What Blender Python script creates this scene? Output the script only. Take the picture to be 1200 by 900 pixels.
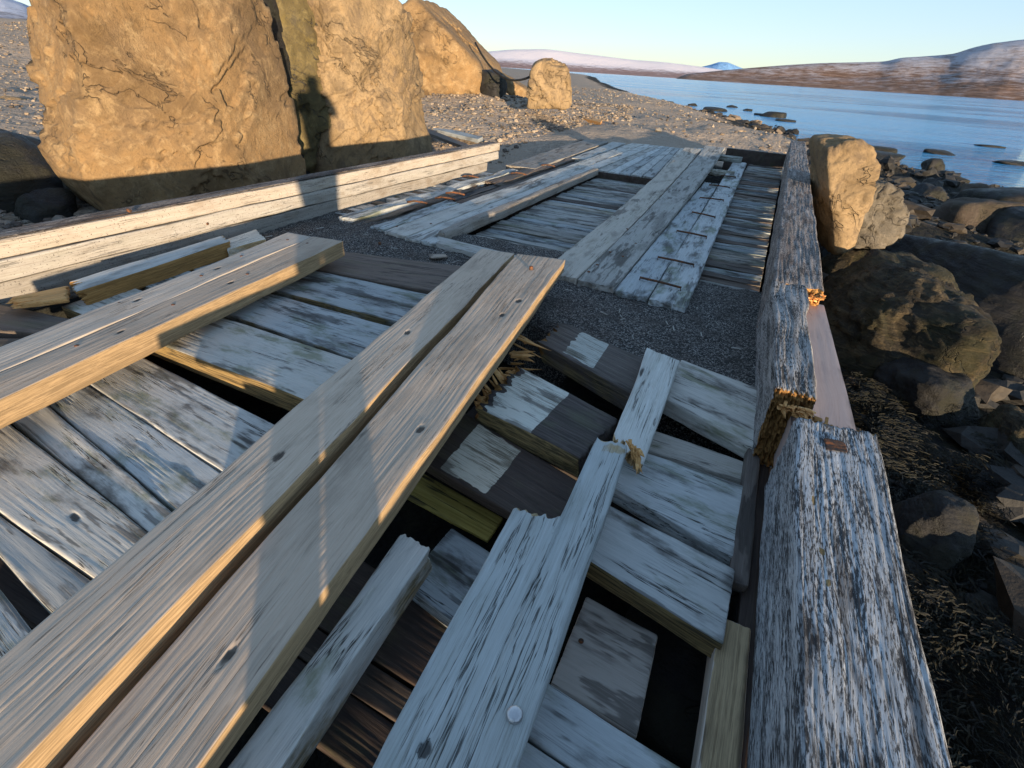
import bpy, bmesh, math, random
import numpy as np
from mathutils import Matrix, Vector
random.seed(7); rng = np.random.default_rng(7)
scene = bpy.context.scene
for o in list(bpy.data.objects): bpy.data.objects.remove(o)

# ---------------------------------------------------------------- camera
CAM_H = 1.3
F, CX, CY = 590., 600., 450.          # calibrated on the 1200x900 photograph
def _ray(px, py): return np.array([px-CX, CY-py, -F])
def _hy(x): return 42+.0623*x
_up = np.cross(_ray(1200, _hy(1200)), _ray(0, _hy(0))); _up /= np.linalg.norm(_up)
if _up[1] < 0: _up = -_up
_y = _ray(935, _hy(935)); _y /= np.linalg.norm(_y)
_x = np.cross(_y, _up); _x /= np.linalg.norm(_x)
CM = np.array([_x, _y, _up]); CAM = np.array([0, 0, CAM_H])
cam_d = bpy.data.cameras.new('camera'); cam = bpy.data.objects.new('camera', cam_d)
scene.collection.objects.link(cam); scene.camera = cam
cam.matrix_world = Matrix.Translation((0, 0, CAM_H)) @ Matrix(CM.tolist()).to_4x4()
cam_d.sensor_width = 36; cam_d.lens = 36*F/1200; cam_d.clip_start = .02; cam_d.clip_end = 60000

# ---------------------------------------------------------------- light
SUN_EL, SUN_AZ = math.radians(4.1), math.radians(136)      # azimuth clockwise from +Y
sd = np.array([math.sin(SUN_AZ)*math.cos(SUN_EL), math.cos(SUN_AZ)*math.cos(SUN_EL), math.sin(SUN_EL)])
w = bpy.data.worlds.new('World'); scene.world = w; w.use_nodes = True
nt = w.node_tree; bg = nt.nodes['Background']
sky = nt.nodes.new('ShaderNodeTexSky'); sky.sky_type = 'NISHITA'; sky.sun_disc = False
sky.sun_elevation = SUN_EL; sky.sun_rotation = SUN_AZ
sky.air_density = .85; sky.dust_density = 0; sky.ozone_density = 2.0
gm = nt.nodes.new('ShaderNodeGamma'); gm.inputs[1].default_value = .48; nt.links.new(sky.outputs[0], gm.inputs[0])
tn = nt.nodes.new('ShaderNodeMix'); tn.data_type = 'RGBA'; tn.blend_type = 'MULTIPLY'; tn.inputs[0].default_value = 1
nt.links.new(gm.outputs[0], tn.inputs[6]); tn.inputs[7].default_value = (.86, .97, 1.16, 1); nt.links.new(tn.outputs[2], bg.inputs[0]); bg.inputs[1].default_value = .15
sl = bpy.data.lights.new('sun', 'SUN'); sun = bpy.data.objects.new('sun', sl); scene.collection.objects.link(sun)
sl.energy = 2.9; sl.angle = math.radians(.6); sl.color = (1, .79, .54)
sun.rotation_euler = Vector(sd).to_track_quat('Z', 'Y').to_euler(); sun.location = (20, -20, 20)
vs = scene.view_settings; vs.view_transform = 'Standard'; vs.look = 'None'; vs.gamma = 1; vs.use_curve_mapping = False
vs.exposure = 1.9

# ---------------------------------------------------------------- maths helpers
def P(px, py, z=0.):
    d = CM@_ray(px, py); return CAM+(z-CAM_H)/d[2]*d
def PX(px, py, x):
    d = CM@_ray(px, py); return CAM+x/d[0]*d
def PY(px, py, y):
    d = CM@_ray(px, py); return CAM+y/d[1]*d
def PD(px, py, r):                       # at horizontal distance r
    d = CM@_ray(px, py); return CAM+r/math.hypot(d[0], d[1])*d
def depth(p): return float(-(CM.T@(np.array(p)-CAM))[2])
def _h(ix, iy, iz, s):
    n = (ix*374761393+iy*668265263+iz*2147483647+s*974634777) & 0xffffffff
    n = ((n ^ (n >> 13))*1274126177) & 0xffffffff
    n = ((n ^ (n >> 16))*2246822519) & 0xffffffff
    return ((n ^ (n >> 15)) & 0xffff)/65535.*2-1
def vn(x, y, z=0, s=0):
    x, y, z = np.broadcast_arrays(np.asarray(x, float), np.asarray(y, float), np.asarray(z, float))
    ix, iy, iz = [np.floor(a).astype(np.int64) for a in (x, y, z)]
    fx, fy, fz = x-ix, y-iy, z-iz
    fx, fy, fz = [f*f*f*(f*(f*6-15)+10) for f in (fx, fy, fz)]
    r = 0
    for a in (0, 1):
        for b in (0, 1):
            for c in (0, 1):
                r = r+_h(ix+a, iy+b, iz+c, s)*(fx if a else 1-fx)*(fy if b else 1-fy)*(fz if c else 1-fz)
    return r
def fbm(x, y, z=0, s=0, o=4, g=.5):
    r = 0; a = 1.; t = 0
    for i in range(o):
        r = r+a*vn(np.asarray(x)*2**i+i*7.3, np.asarray(y)*2**i+i*3.1, np.asarray(z)*2**i, s+i); t += a; a *= g
    return r/t
def sst(x, a, b):
    t = np.clip((x-a)/(b-a), 0, 1); return t*t*(3-2*t)

# ---------------------------------------------------------------- object helpers
def link(o): scene.collection.objects.link(o)
def tag(o, label=None, cat=None, group=None, kind=None):
    if label: o['label'] = label
    if cat: o['category'] = cat
    if group: o['group'] = group
    if kind: o['kind'] = kind
    return o
def empty(name, loc, label, cat, group=None):
    o = bpy.data.objects.new(name, None); link(o); o.location = loc; o.empty_display_size = .1
    return tag(o, label, cat, group)
def mesh_obj(name, V, Fc, mats, fm=None, smooth=True, parent=None, masks=None, M=None):
    me = bpy.data.meshes.new(name)
    V = np.asarray(V, np.float32)
    if isinstance(Fc, np.ndarray):
        k = Fc.shape[1]
        me.vertices.add(len(V)); me.vertices.foreach_set('co', V.ravel())
        me.loops.add(Fc.size); me.loops.foreach_set('vertex_index', Fc.astype(np.int32).ravel())
        me.polygons.add(len(Fc)); me.polygons.foreach_set('loop_start', np.arange(0, Fc.size, k, dtype=np.int32))
        me.polygons.foreach_set('loop_total', np.full(len(Fc), k, np.int32))
    else:
        me.from_pydata(V.tolist(), [], Fc)
    if fm is not None: me.polygons.foreach_set('material_index', np.asarray(fm, np.int32))
    me.polygons.foreach_set('use_smooth', np.full(len(me.polygons), smooth))
    if masks is not None:
        at = me.attributes.new('mask', 'FLOAT_COLOR', 'POINT'); at.data.foreach_set('color', np.asarray(masks, np.float32).ravel())
    me.update(calc_edges=True); me.validate()
    for m in (mats if isinstance(mats, (list, tuple)) else [mats]): me.materials.append(m)
    o = bpy.data.objects.new(name, me); link(o)
    if M is not None: o.matrix_world = M
    if parent is not None:
        o.parent = parent; o.matrix_parent_inverse = Matrix.Translation(parent.location).inverted() if parent.type == 'EMPTY' else parent.matrix_world.inverted()
    return o
def grid_faces(n, m, off=0):             # n x m vertices
    i, j = np.meshgrid(np.arange(n-1), np.arange(m-1), indexing='ij')
    a = (i*m+j).ravel()+off
    return np.stack([a, a+m, a+m+1, a+1], 1)

# ---------------------------------------------------------------- materials
class NT:
    def __init__(s, name):
        s.m = bpy.data.materials.new(name); s.m.use_nodes = True; s.t = s.m.node_tree
        s.b = s.t.nodes['Principled BSDF']
    def n(s, ty, **k):
        nd = s.t.nodes.new('ShaderNode'+ty)
        for a, v in k.items(): setattr(nd, a, v)
        return nd
    def _in(s, sock, v):
        if v is None: return
        if hasattr(v, 'links') or isinstance(v, bpy.types.NodeSocket): s.t.links.new(v, sock)
        else:
            if isinstance(v, (tuple, list)) and sock.type == 'RGBA' and len(v) == 3: v = (*v, 1)
            sock.default_value = v
    def math(s, op, a, b=None, c=None, clamp=False):
        nd = s.n('Math', operation=op, use_clamp=clamp)
        s._in(nd.inputs[0], a); s._in(nd.inputs[1], b); s._in(nd.inputs[2], c); return nd.outputs[0]
    def vmath(s, op, a, b=None):
        nd = s.n('VectorMath', operation=op); s._in(nd.inputs[0], a)
        if op == 'SCALE': s._in(nd.inputs[3], b)
        else: s._in(nd.inputs[1], b)
        return nd.outputs[0]
    def noise(s, vec, scale=1, detail=4, rough=.55, dist=0):
        nd = s.n('TexNoise'); s._in(nd.inputs['Vector'], vec); s._in(nd.inputs['Scale'], scale)
        s._in(nd.inputs['Detail'], detail); s._in(nd.inputs['Roughness'], rough); s._in(nd.inputs['Distortion'], dist); return nd.outputs[0]
    def noisec(s, vec, scale=1, detail=2):
        nd = s.n('TexNoise'); s._in(nd.inputs['Vector'], vec); s._in(nd.inputs['Scale'], scale); s._in(nd.inputs['Detail'], detail); return nd.outputs[1]
    def voro(s, vec, scale=1, feature='F1', out=0, rnd=1):
        nd = s.n('TexVoronoi', feature=feature); s._in(nd.inputs['Vector'], vec); s._in(nd.inputs['Scale'], scale)
        s._in(nd.inputs['Randomness'], rnd); return nd.outputs[out]
    def step(s, v, a, b, lo=0., hi=1.):
        nd = s.n('MapRange', interpolation_type='SMOOTHSTEP'); s._in(nd.inputs[0], v)
        s._in(nd.inputs[1], a); s._in(nd.inputs[2], b); s._in(nd.inputs[3], lo); s._in(nd.inputs[4], hi); return nd.outputs[0]
    def mix(s, f, a, b, blend='MIX'):
        nd = s.n('Mix', data_type='RGBA', blend_type=blend, clamp_factor=True); s._in(nd.inputs[0], f); s._in(nd.inputs[6], a); s._in(nd.inputs[7], b); return nd.outputs[2]
    def bump(s, h, dist, strength=1., normal=None):
        nd = s.n('Bump'); s._in(nd.inputs['Height'], h); s._in(nd.inputs['Distance'], dist); s._in(nd.inputs['Strength'], strength); s._in(nd.inputs['Normal'], normal); return nd.outputs[0]
    def out(s, col, rough=.85, normal=None, spec=.3):
        s._in(s.b.inputs['Base Color'], col); s._in(s.b.inputs['Roughness'], rough); s._in(s.b.inputs['Normal'], normal)
        s._in(s.b.inputs['Specular IOR Level'], spec); return s.m

def wood(name, dark, mid, light, contrast=.12, stain=(.06, .05, .04), stain_amt=.35, moss=.25, crack=.6, black=0., bumpd=.005, fresh=(.42, .22, .07), rough=.82, speck=.0, gs=1.):
    t = NT(name)
    tc = t.n('TexCoord').outputs['Object']; rnd = t.n('ObjectInfo').outputs['Random']
    off = t.vmath('SCALE', (31., 17., 23.), rnd)
    base = t.vmath('ADD', tc, off)
    wv = t.vmath('SUBTRACT', t.noisec(t.vmath('MULTIPLY', base, (1.1, 4., 4.)), 1.6, 2), (.5, .5, .5))
    wv = t.vmath('MULTIPLY', wv, (0., .028, .02))
    kd = t.voro(t.vmath('MULTIPLY', base, (1.9, 6., 6.)), 1., 'F1', 0)
    kn = t.math('MULTIPLY', t.step(kd, .4, 0.), .014)
    kv = t.n('CombineXYZ'); t._in(kv.inputs[1], kn)
    q = t.vmath('ADD', t.vmath('ADD', base, wv), kv.outputs[0])
    coarse = t.noise(t.vmath('MULTIPLY', q, (1.*gs, 34.*gs, 34.*gs)), 1, 5, .6)
    med = t.noise(t.vmath('MULTIPLY', q, (4.*gs, 170.*gs, 170.*gs)), 1, 4, .65)
    fine = t.noise(t.vmath('MULTIPLY', q, (16.*gs, 480.*gs, 480.*gs)), 1, 3, .65)
    g = t.math('ADD', t.math('ADD', t.math('MULTIPLY', coarse, .26), t.math('MULTIPLY', med, .42)), t.math('MULTIPLY', fine, .32))
    col = t.mix(t.step(g, .5-contrast, .5), dark, mid)
    col = t.mix(t.step(g, .5, .5+contrast), col, light)
    patch = t.noise(t.vmath('MULTIPLY', base, (2.2, 6., 6.)), 1, 6, .62)
    st = t.math('MULTIPLY', t.step(patch, .50, .66), stain_amt)
    col = t.mix(st, col, stain)
    p2 = t.noise(t.vmath('ADD', t.vmath('MULTIPLY', base, (3.2, 8., 8.)), (5., 9., 2.)), 1, 6, .65)
    col = t.mix(t.math('MULTIPLY', t.step(p2, .5, .68), moss), col, (.13, .15, .06))
    # bleached and blackened fibres
    if black > 0:
        bn = t.noise(t.vmath('MULTIPLY', q, (34., 240., 240.)), 1, 6, .72)
        bp = t.noise(t.vmath('MULTIPLY', base, (4., 22., 22.)), 1, 5, .65)
        bm = t.step(t.math('ADD', bn, t.math('MULTIPLY', t.math('SUBTRACT', bp, .5), .5)), .48, .57)
        col = t.mix(t.math('MULTIPLY', bm, black), col, (.018, .016, .016))
    else: bm = 0.
    if speck > 0:
        sn = t.noise(base, 95, 3, .7)
        col = t.mix(t.math('MULTIPLY', t.step(sn, .60, .66), speck), col, (.08, .06, .05))
    c1 = t.noise(t.vmath('MULTIPLY', q, (.8*gs, 30.*gs, 30.*gs)), 1, 5, .6)
    cm = t.step(t.math('ABSOLUTE', t.math('SUBTRACT', c1, .5)), .016, .002)
    cp = t.step(t.noise(t.vmath('MULTIPLY', base, (2., 7., 7.)), 1.3, 3), .48, .58)
    cr = t.math('MULTIPLY', cm, cp)
    col = t.mix(t.math('MULTIPLY', cr, crack), col, (.02, .017, .014))
    gl = t.noise(t.vmath('MULTIPLY', q, (.8, 62., 62.)), 1, 2, .5)
    glm = t.math('MULTIPLY', t.step(t.math('ABSOLUTE', t.math('SUBTRACT', t.math('FRACT', t.math('MULTIPLY', gl, 7.)), .5)), .16, .0), t.step(patch, .40, .58))
    col = t.mix(t.math('MULTIPLY', glm, .38), col, dark)
    at = t.n('Attribute', attribute_name='mask'); sp = t.n('SeparateColor'); t._in(sp.inputs[0], at.outputs['Color'])
    br = t.math('MULTIPLY', t.math('SUBTRACT', p2, .5), 1.2)
    mo = t.step(t.math('ADD', sp.outputs[1], br), .35, .65)
    col = t.mix(t.math('MULTIPLY', mo, t.step(sp.outputs[1], 0., .15)), col, t.mix(t.step(med, .4, .6), (.075, .058, .03), (.26, .185, .08)))
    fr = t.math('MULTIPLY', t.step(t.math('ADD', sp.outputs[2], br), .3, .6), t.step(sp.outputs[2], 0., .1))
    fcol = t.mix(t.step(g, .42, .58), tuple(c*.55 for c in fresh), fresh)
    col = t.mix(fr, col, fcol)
    al = at.outputs['Alpha']
    pl = t.math('MULTIPLY', t.step(t.math('ADD', al, t.math('MULTIPLY', t.math('SUBTRACT', med, .5), .5)), .4, .6), t.step(al, 0., .1))
    col = t.mix(pl, col, t.mix(t.step(t.math('ADD', g, t.math('MULTIPLY', t.math('SUBTRACT', patch, .5), .5)), .40, .54), (.16, .14, .10), (.56, .53, .44)))
    dk_ = t.math('MULTIPLY', sp.outputs[0], t.step(t.math('ADD', sp.outputs[0], t.math('MULTIPLY', t.math('SUBTRACT', med, .5), 1.1)), .1, .7))
    col = t.mix(dk_, col, (.03, .022, .018))
    vv = t.math('ADD', .72, t.math('MULTIPLY', rnd, .46)); vc = t.n('CombineColor')
    hv = t.math('MULTIPLY', t.math('SUBTRACT', t.math('FRACT', t.math('MULTIPLY', rnd, 7.31)), .5), .16)
    t._in(vc.inputs[0], t.math('ADD', vv, hv)); t._in(vc.inputs[1], vv); t._in(vc.inputs[2], t.math('SUBTRACT', vv, hv))
    col = t.mix(1., col, vc.outputs[0], 'MULTIPLY')
    hgt = t.math('SUBTRACT', g, t.math('MULTIPLY', cr, .6*crack))
    if black > 0: hgt = t.math('SUBTRACT', hgt, t.math('MULTIPLY', bm, .35))
    nb = t.bump(hgt, bumpd)
    return t.out(col, rough, nb, .25)

W = {}
W['silver'] = wood('weathered_silver_wood', (.26, .26, .25), (.52, .52, .49), (.68, .67, .62), .2, stain_amt=.85, moss=.65, crack=.95, bumpd=.0015, fresh=(.5, .33, .15))
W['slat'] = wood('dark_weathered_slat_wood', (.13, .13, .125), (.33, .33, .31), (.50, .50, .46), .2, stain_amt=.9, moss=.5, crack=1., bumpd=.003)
W['grey'] = wood('far_deck_wood', (.28, .275, .25), (.48, .47, .43), (.60, .59, .54), .2, stain_amt=.45, moss=.15, crack=.8, bumpd=.002)
W['brown'] = wood('loose_plank_wood', (.29, .225, .165), (.50, .40, .31), (.60, .51, .41), .2, stain_amt=.4, moss=.03, crack=.6, bumpd=.0013, stain=(.25, .20, .155), fresh=(.46, .32, .175))
W['break'] = wood('split_plank_wood', (.30, .275, .22), (.58, .55, .48), (.72, .69, .62), .18, stain_amt=.2, moss=.12, crack=.85, bumpd=.002, stain=(.24, .20, .14), fresh=(.6, .42, .22))
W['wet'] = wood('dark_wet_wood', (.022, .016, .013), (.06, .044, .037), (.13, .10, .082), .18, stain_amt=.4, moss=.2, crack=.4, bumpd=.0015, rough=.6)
W['brown_dark'] = wood('brown_decayed_wood', (.05, .036, .03), (.13, .10, .08), (.24, .19, .155), .18, stain_amt=.4, moss=.2, crack=.5, bumpd=.002, rough=.7)
W['beam'] = wood('black_streaked_beam_wood', (.26, .25, .24), (.46, .45, .44), (.68, .67, .65), .16, stain_amt=.25, moss=.03, crack=1., black=.92, bumpd=.0028)
W['beamfar'] = wood('dark_beam_wood', (.08, .072, .068), (.24, .22, .21), (.55, .52, .49), .16, stain=(.13, .075, .045), stain_amt=.6, moss=.1, crack=1., black=.9, bumpd=.003)
W['kerb'] = wood('bleached_kerb_wood', (.22, .18, .145), (.38, .33, .275), (.50, .45, .385), .18, stain=(.20, .14, .085), stain_amt=.5, moss=.08, crack=.6, speck=.9, bumpd=.003)
W['new'] = wood('smooth_sawn_wood', (.44, .31, .26), (.54, .41, .36), (.62, .49, .44), .2, stain_amt=.3, moss=0, crack=.1, stain=(.26, .21, .21), bumpd=.0006, rough=.45, fresh=(.6, .25, .07))
W['pale'] = wood('pale_sawn_wood', (.42, .385, .35), (.55, .51, .46), (.62, .58, .54), .2, stain_amt=.2, moss=0, crack=.3, stain=(.26, .2, .17), bumpd=.001, rough=.7)
W['fresh'] = wood('freshly_broken_wood', (.42, .20, .07), (.72, .40, .15), (.82, .56, .28), .14, stain_amt=.1, moss=0, crack=.3, bumpd=.003)
W['mossy'] = wood('mossy_yellow_wood', (.20, .15, .03), (.48, .34, .08), (.60, .45, .13), .2, stain_amt=.3, moss=.2, crack=.9, bumpd=.003, gs=.35)

def metal(name, col, rough, rust=0.):
    t = NT(name); tc = t.n('TexCoord').outputs['Object']
    n = t.noise(tc, 45, 5, .7)
    c = t.mix(t.math('MULTIPLY', t.step(n, .42, .6), rust), col, (.19, .07, .025))
    t.b.inputs['Metallic'].default_value = .9 if rust < .5 else .2
    return t.out(c, rough, t.bump(n, .002))
M_steel = metal('galvanised_steel', (.55, .55, .55), .35, .1)
M_rust = metal('rusty_iron', (.06, .04, .03), .7, .9)

def rockmat(name, c1, c2, c3, dark=(.05, .045, .04), crackw=.5, scale=1., strata=0., lichen=0., moss=0., wet=0., bd=.03, rough=.9):
    t = NT(name); tc = t.n('TexCoord').outputs['Object']; c1_ = c1
    tc = t.vmath('SCALE', tc, scale)
    wv = t.vmath('SCALE', t.vmath('SUBTRACT', t.noisec(tc, 1.3, 4), (.5, .5, .5)), .9)
    q = t.vmath('ADD', tc, wv)
    n1 = t.noise(tc, .8, 8, .68); n2 = t.noise(q, 5.5, 10, .74); n3 = t.noise(tc, 34, 6, .78)
    col = t.mix(t.step(n1, .38, .62), c1, c2); col = t.mix(t.step(n2, .46, .66), col, c3)
    col = t.mix(t.math('MULTIPLY', t.step(n3, .50, .68), .6), col, dark)
    dg = t.n('VectorRotate', rotation_type='EULER_XYZ'); t._in(dg.inputs['Vector'], q); dg.inputs['Rotation'].default_value = (.7, .25, .3)
    qs = t.vmath('MULTIPLY', dg.outputs[0], (1.6, .55, 1.7))
    c1 = t.math('ABSOLUTE', t.math('SUBTRACT', t.noise(qs, .9, 5, .6), .5)); c2 = t.math('ABSOLUTE', t.math('SUBTRACT', t.noise(t.vmath('ADD', qs, (4., 2., 9.)), 2.6, 4, .6), .5))
    ck = t.math('MULTIPLY', t.step(c1, .010, .0), t.step(t.noise(tc, 1.2, 3), .5, .56))
    ck2 = t.math('MULTIPLY', t.step(c2, .013, .0), t.step(t.noise(tc, 1.9, 3), .6, .66))
    ck = t.math('MAXIMUM', ck, t.math('MULTIPLY', ck2, .0))
    sw = t.noise(qs, 3.2, 6, .7); col = t.mix(t.math('MULTIPLY', t.step(sw, .53, .68), .55), col, dark)
    col = t.mix(t.math('MULTIPLY', t.step(t.noise(tc, 1.3, 7, .75), .47, .62), .6), col, tuple(a*.5 for a in c1_))
    col = t.mix(t.math('MULTIPLY', ck, crackw), col, dark)
    h = t.math('ADD', t.math('MULTIPLY', n2, .75), t.math('MULTIPLY', n3, .34))
    h = t.math('SUBTRACT', h, t.math('MULTIPLY', ck, .5))
    if strata > 0:
        sn = t.noise(t.vmath('MULTIPLY', t.vmath('ADD', tc, t.vmath('SCALE', wv, .12)), (2.5, 2.5, 22.)), 1, 6, .65)
        h = t.math('ADD', h, t.math('MULTIPLY', sn, strata))
        col = t.mix(t.math('MULTIPLY', t.step(sn, .52, .62), .5*min(strata, 1)), col, c3)
    if lichen > 0:
        ln = t.noise(q, 3.1, 6, .7)
        col = t.mix(t.math('MULTIPLY', t.step(ln, .56, .64), lichen), col, (.30, .21, .03))
    if moss > 0:
        gn = t.noise(q, 2.0, 6, .7)
        col = t.mix(t.math('MULTIPLY', t.step(gn, .45, .58), moss), col, (.035, .035, .012))
    rg = rough
    if wet > 0: rg = t.step(n2, .4, .6, rough-.5*wet, rough)
    return t.out(col, rg, t.bump(h, bd), .3)
R_tan = rockmat('tan_basalt', (.27, .165, .072), (.17, .11, .058), (.33, .225, .115), dark=(.085, .058, .034), crackw=.65, bd=.035)
R_tan2 = rockmat('tan_weathered_rock', (.26, .175, .088), (.32, .225, .125), (.155, .11, .07), dark=(.085, .06, .036), crackw=.35, scale=.8, bd=.045)
R_olive = rockmat('olive_lichen_rock', (.14, .105, .045), (.09, .07, .03), (.18, .14, .06), crackw=.9, lichen=.12, bd=.03)
R_dark = rockmat('dark_wet_rock', (.013, .013, .014), (.022, .020, .019), (.036, .033, .030), dark=(.012, .012, .012), crackw=.6, strata=.7, wet=.6, rough=.75, bd=.05, moss=.3)
R_brown = rockmat('brown_shore_rock', (.075, .055, .040), (.05, .038, .03), (.10, .078, .058), crackw=.7, strata=.4, bd=.05, moss=.25)
R_layer = rockmat('layered_shore_rock', (.05, .038, .022), (.020, .018, .014), (.13, .095, .05), dark=(.02, .018, .014), crackw=.9, strata=1.2, bd=.06, moss=.5)
R_grey = rockmat('grey_shore_rock', (.16, .135, .10), (.12, .105, .085), (.2, .17, .13), crackw=.3, strata=.3, bd=.04)

# ---------------------------------------------------------------- timber builder
def board(name, c, z, th, mat, parent=None, label=None, cat=None, group=None, ext=(0, 0), dl=.02, dw=.006, groove=.002, r=.006,
          jag=(0, 0), jfreq=28, wob=.004, spots=(), side=(0, 0), sideg=(0, 0), endb=(0, 0), seed=None, skew=(0, 0), pits=0., topg=0., world=False, sag=0., edge=.8, notch=None):
    """c: four corners a,b,c,d of the top face (a->b and d->c are the long edges)."""
    seed = seed if seed is not None else random.randrange(10**6)
    zs = z if isinstance(z, (tuple, list)) else (z,)*4
    if world: Q = [np.array([p[0], p[1], zz]) for p, zz in zip(c, zs)]
    else: Q = [P(p[0], p[1], zz) for p, zz in zip(c, zs)]
    if ext[0] or ext[1]:
        for i, j in ((0, 1), (3, 2)):
            d = Q[j]-Q[i]; d = d/np.linalg.norm(d); Q[i] = Q[i]-d*ext[0]; Q[j] = Q[j]+d*ext[1]
    a, b, cc, d = Q; O = (a+b+cc+d)/4
    X = (b+cc-a-d)/2; X /= np.linalg.norm(X)
    Y = (cc+d-a-b)/2; Y -= X*(X@Y); Y /= np.linalg.norm(Y); Z = np.cross(X, Y)
    if Z[2] < 0:      # keep Z up by swapping long edges
        a, b, cc, d = d, cc, b, a; side = side[::-1]; sideg = sideg[::-1]; Y = -Y; Z = -Z
        spots = [(s[0], 1-s[1], *s[2:]) for s in spots]
    R = np.array([X, Y, Z])
    la, lb, lc, ld = [R@(p-O) for p in (a, b, cc, d)]
    L = np.linalg.norm((lb+lc-la-ld)/2); Wd = np.linalg.norm((lc+ld-la-lb)/2)
    r = min(r, th*.45, Wd*.45)
    nL = int(max(4, min(260, L/dl))); nW = int(max(4, min(110, Wd/dw))); nT = int(max(4, min(40, th/dw)))
    t = np.linspace(0, 1, nL+1); u = np.linspace(0, 1, nW+1); v = np.linspace(0, 1, nT+1)
    faces = []; Vt = []; Mk = []; cnt = 0
    def emit(T, U, V_, kind):
        nonlocal cnt
        shp = T.shape; A = T*L; B = U*Wd; D = V_*th
        # rounded box
        ia, ib, id_ = np.clip(A, r, L-r), np.clip(B, r, Wd-r), np.clip(D, r, th-r)
        da, db, dd = A-ia, B-ib, D-id_; nn = np.sqrt(da*da+db*db+dd*dd)+1e-9; k = np.where(nn > r, r/nn, 1.)
        onface = r
        A2, B2, D2 = ia+da*k, ib+db*k, id_+dd*k
        nx, ny, nz = da/nn, db/nn, dd/nn
        # grooves and chips
        g1 = fbm(A*2.2+seed % 97, B*110, D*110, seed, 3, .6)
        g2 = fbm(A*9, B*14, D*14, seed+5, 3, .6)
        g3 = fbm(A*2.2, B*5+3, D*5, seed+9, 3, .6)
        disp = groove*(np.minimum(g1*1.6, .25)-.3)-groove*.6*np.abs(g2)
        if pits: disp = disp-pits*sst(g3+.25*g1, .18, .5)*nz*nz
        A2 = A2+nx*disp; B2 = B2+ny*disp; D2 = D2+nz*disp
        B2 = B2+wob*fbm(A*2.5, U*1.5, V_*1.2, seed+3, 3)*1.6
        D2 = D2+wob*fbm(A*1.7, U*1.0, V_*.5, seed+4, 2)+sag*4*T*(1-T)
        # broken ends
        for e, jg in enumerate(jag):
            if jg:
                wgt = sst(T, .55, 1.) if e else sst(1-T, .55, 1.)
                j = fbm(B*jfreq, D*jfreq, 0, seed+20+e, 3, .7)
                j = np.abs(j)*1.5*jg*(1 if e == 0 else -1)
                j = j+(1 if e == 0 else -1)*jg*.35*(V_ if (seed % 2) else (1-V_))
                A2 = A2+j*wgt
        if notch: A2 = A2+(notch[1]+.012*fbm(B*60, D*30, 0, seed+70, 3))*sst(notch[0]-U+.010*fbm(A*25, D*20, 0, seed+71, 3), -.010, .010)*(1-T)
        if skew[0]: A2 = A2+skew[0]*U*sst(1-T, .5, 1)
        if skew[1]: A2 = A2+skew[1]*U*sst(T, .5, 1)
        tt, uu = A2/L, B2/Wd
        Px = la*((1-tt)*(1-uu))[..., None]+lb*(tt*(1-uu))[..., None]+lc*(tt*uu)[..., None]+ld*((1-tt)*uu)[..., None]
        mk = np.zeros((*shp, 4))
        for s in spots:
            if s[4] == 'rect':
                t0, t1, u0, u1 = s[:4]; eg = .02*fbm(A*22, B*22, 0, seed+41, 3)
                m_ = sst(T+eg*.4, t0-.006, t0+.006)*sst(-T+eg*.4, -t1-.006, -t1+.006)*sst(U+eg*1.5, u0-.03, u0+.03)*sst(-U+eg*1.5, -u1-.03, -u1+.03)*(1. if kind == 'top' else 0)
                mk[..., 3] = np.maximum(mk[..., 3], m_); continue
            st, su, sl_, sw, k_ = s[:5]; amt = s[5] if len(s) > 5 else 1.
            dist = np.sqrt(((T-st)*L/sl_)**2+((U-su)*Wd/sw)**2)*(1+.3*fbm(A*30, B*30, 0, seed+40, 2))
            m_ = sst(dist, 1.25, .75)*amt
            if kind not in ('top',): m_ = m_*0
            if k_ == 'knot':
                mk[..., 0] = np.maximum(mk[..., 0], m_*.85); Px[..., 2] -= .004*m_
            elif k_ == 'stain':
                m_ = np.clip(sst(dist, 1.7, .2)*amt*(.75+1.6*fbm(A*6, B*60, 0, seed+43, 4, .6)), 0, .95) if kind == 'top' else m_
                mk[..., 0] = np.maximum(mk[..., 0], m_*.9)
            elif k_ == 'moss': mk[..., 1] = np.maximum(mk[..., 1], m_)
            elif k_ == 'fresh': mk[..., 2] = np.maximum(mk[..., 2], m_)
        if edge:
            de = np.minimum(np.minimum(U, 1-U)*Wd, np.minimum(T, 1-T)*L*.4)
            en = fbm(A*6, B*9, 0, seed+60, 4)
            mk[..., 0] = np.maximum(mk[..., 0], edge*np.clip(sst(-de, -.028, -.0)*(.45+1.3*en), 0, .8)*(kind == 'top'))
            mk[..., 0] = np.maximum(mk[..., 0], edge*.8*sst(fbm(A*3, B*20, 0, seed+61, 5, .62)+.5*fbm(A*1.5, B*4, 0, seed+62, 2), .3, .5)*(kind == 'top'))
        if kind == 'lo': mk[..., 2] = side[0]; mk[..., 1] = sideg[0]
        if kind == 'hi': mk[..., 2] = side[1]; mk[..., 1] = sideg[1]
        if kind == 'e0': mk[..., 2] = endb[0]
        if kind == 'e1': mk[..., 2] = endb[1]
        if kind == 'top': mk[..., 1] = np.maximum(mk[..., 1], topg)
        Vt.append(Px.reshape(-1, 3)-np.array([0, 0, 1])*D2.reshape(-1, 1)); Mk.append(mk.reshape(-1, 4))
        faces.append(grid_faces(*shp, cnt)); cnt += shp[0]*shp[1]
        return len(faces)-1
    T, U = np.meshgrid(t, u, indexing='ij'); emit(T, U, T*0, 'top'); f = len(faces)-1
    t2 = t[::2] if nL % 2 == 0 else t; T, U = np.meshgrid(t2, u[::3] if nW % 3 == 0 else np.array([0., .5, 1.]), indexing='ij')
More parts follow.
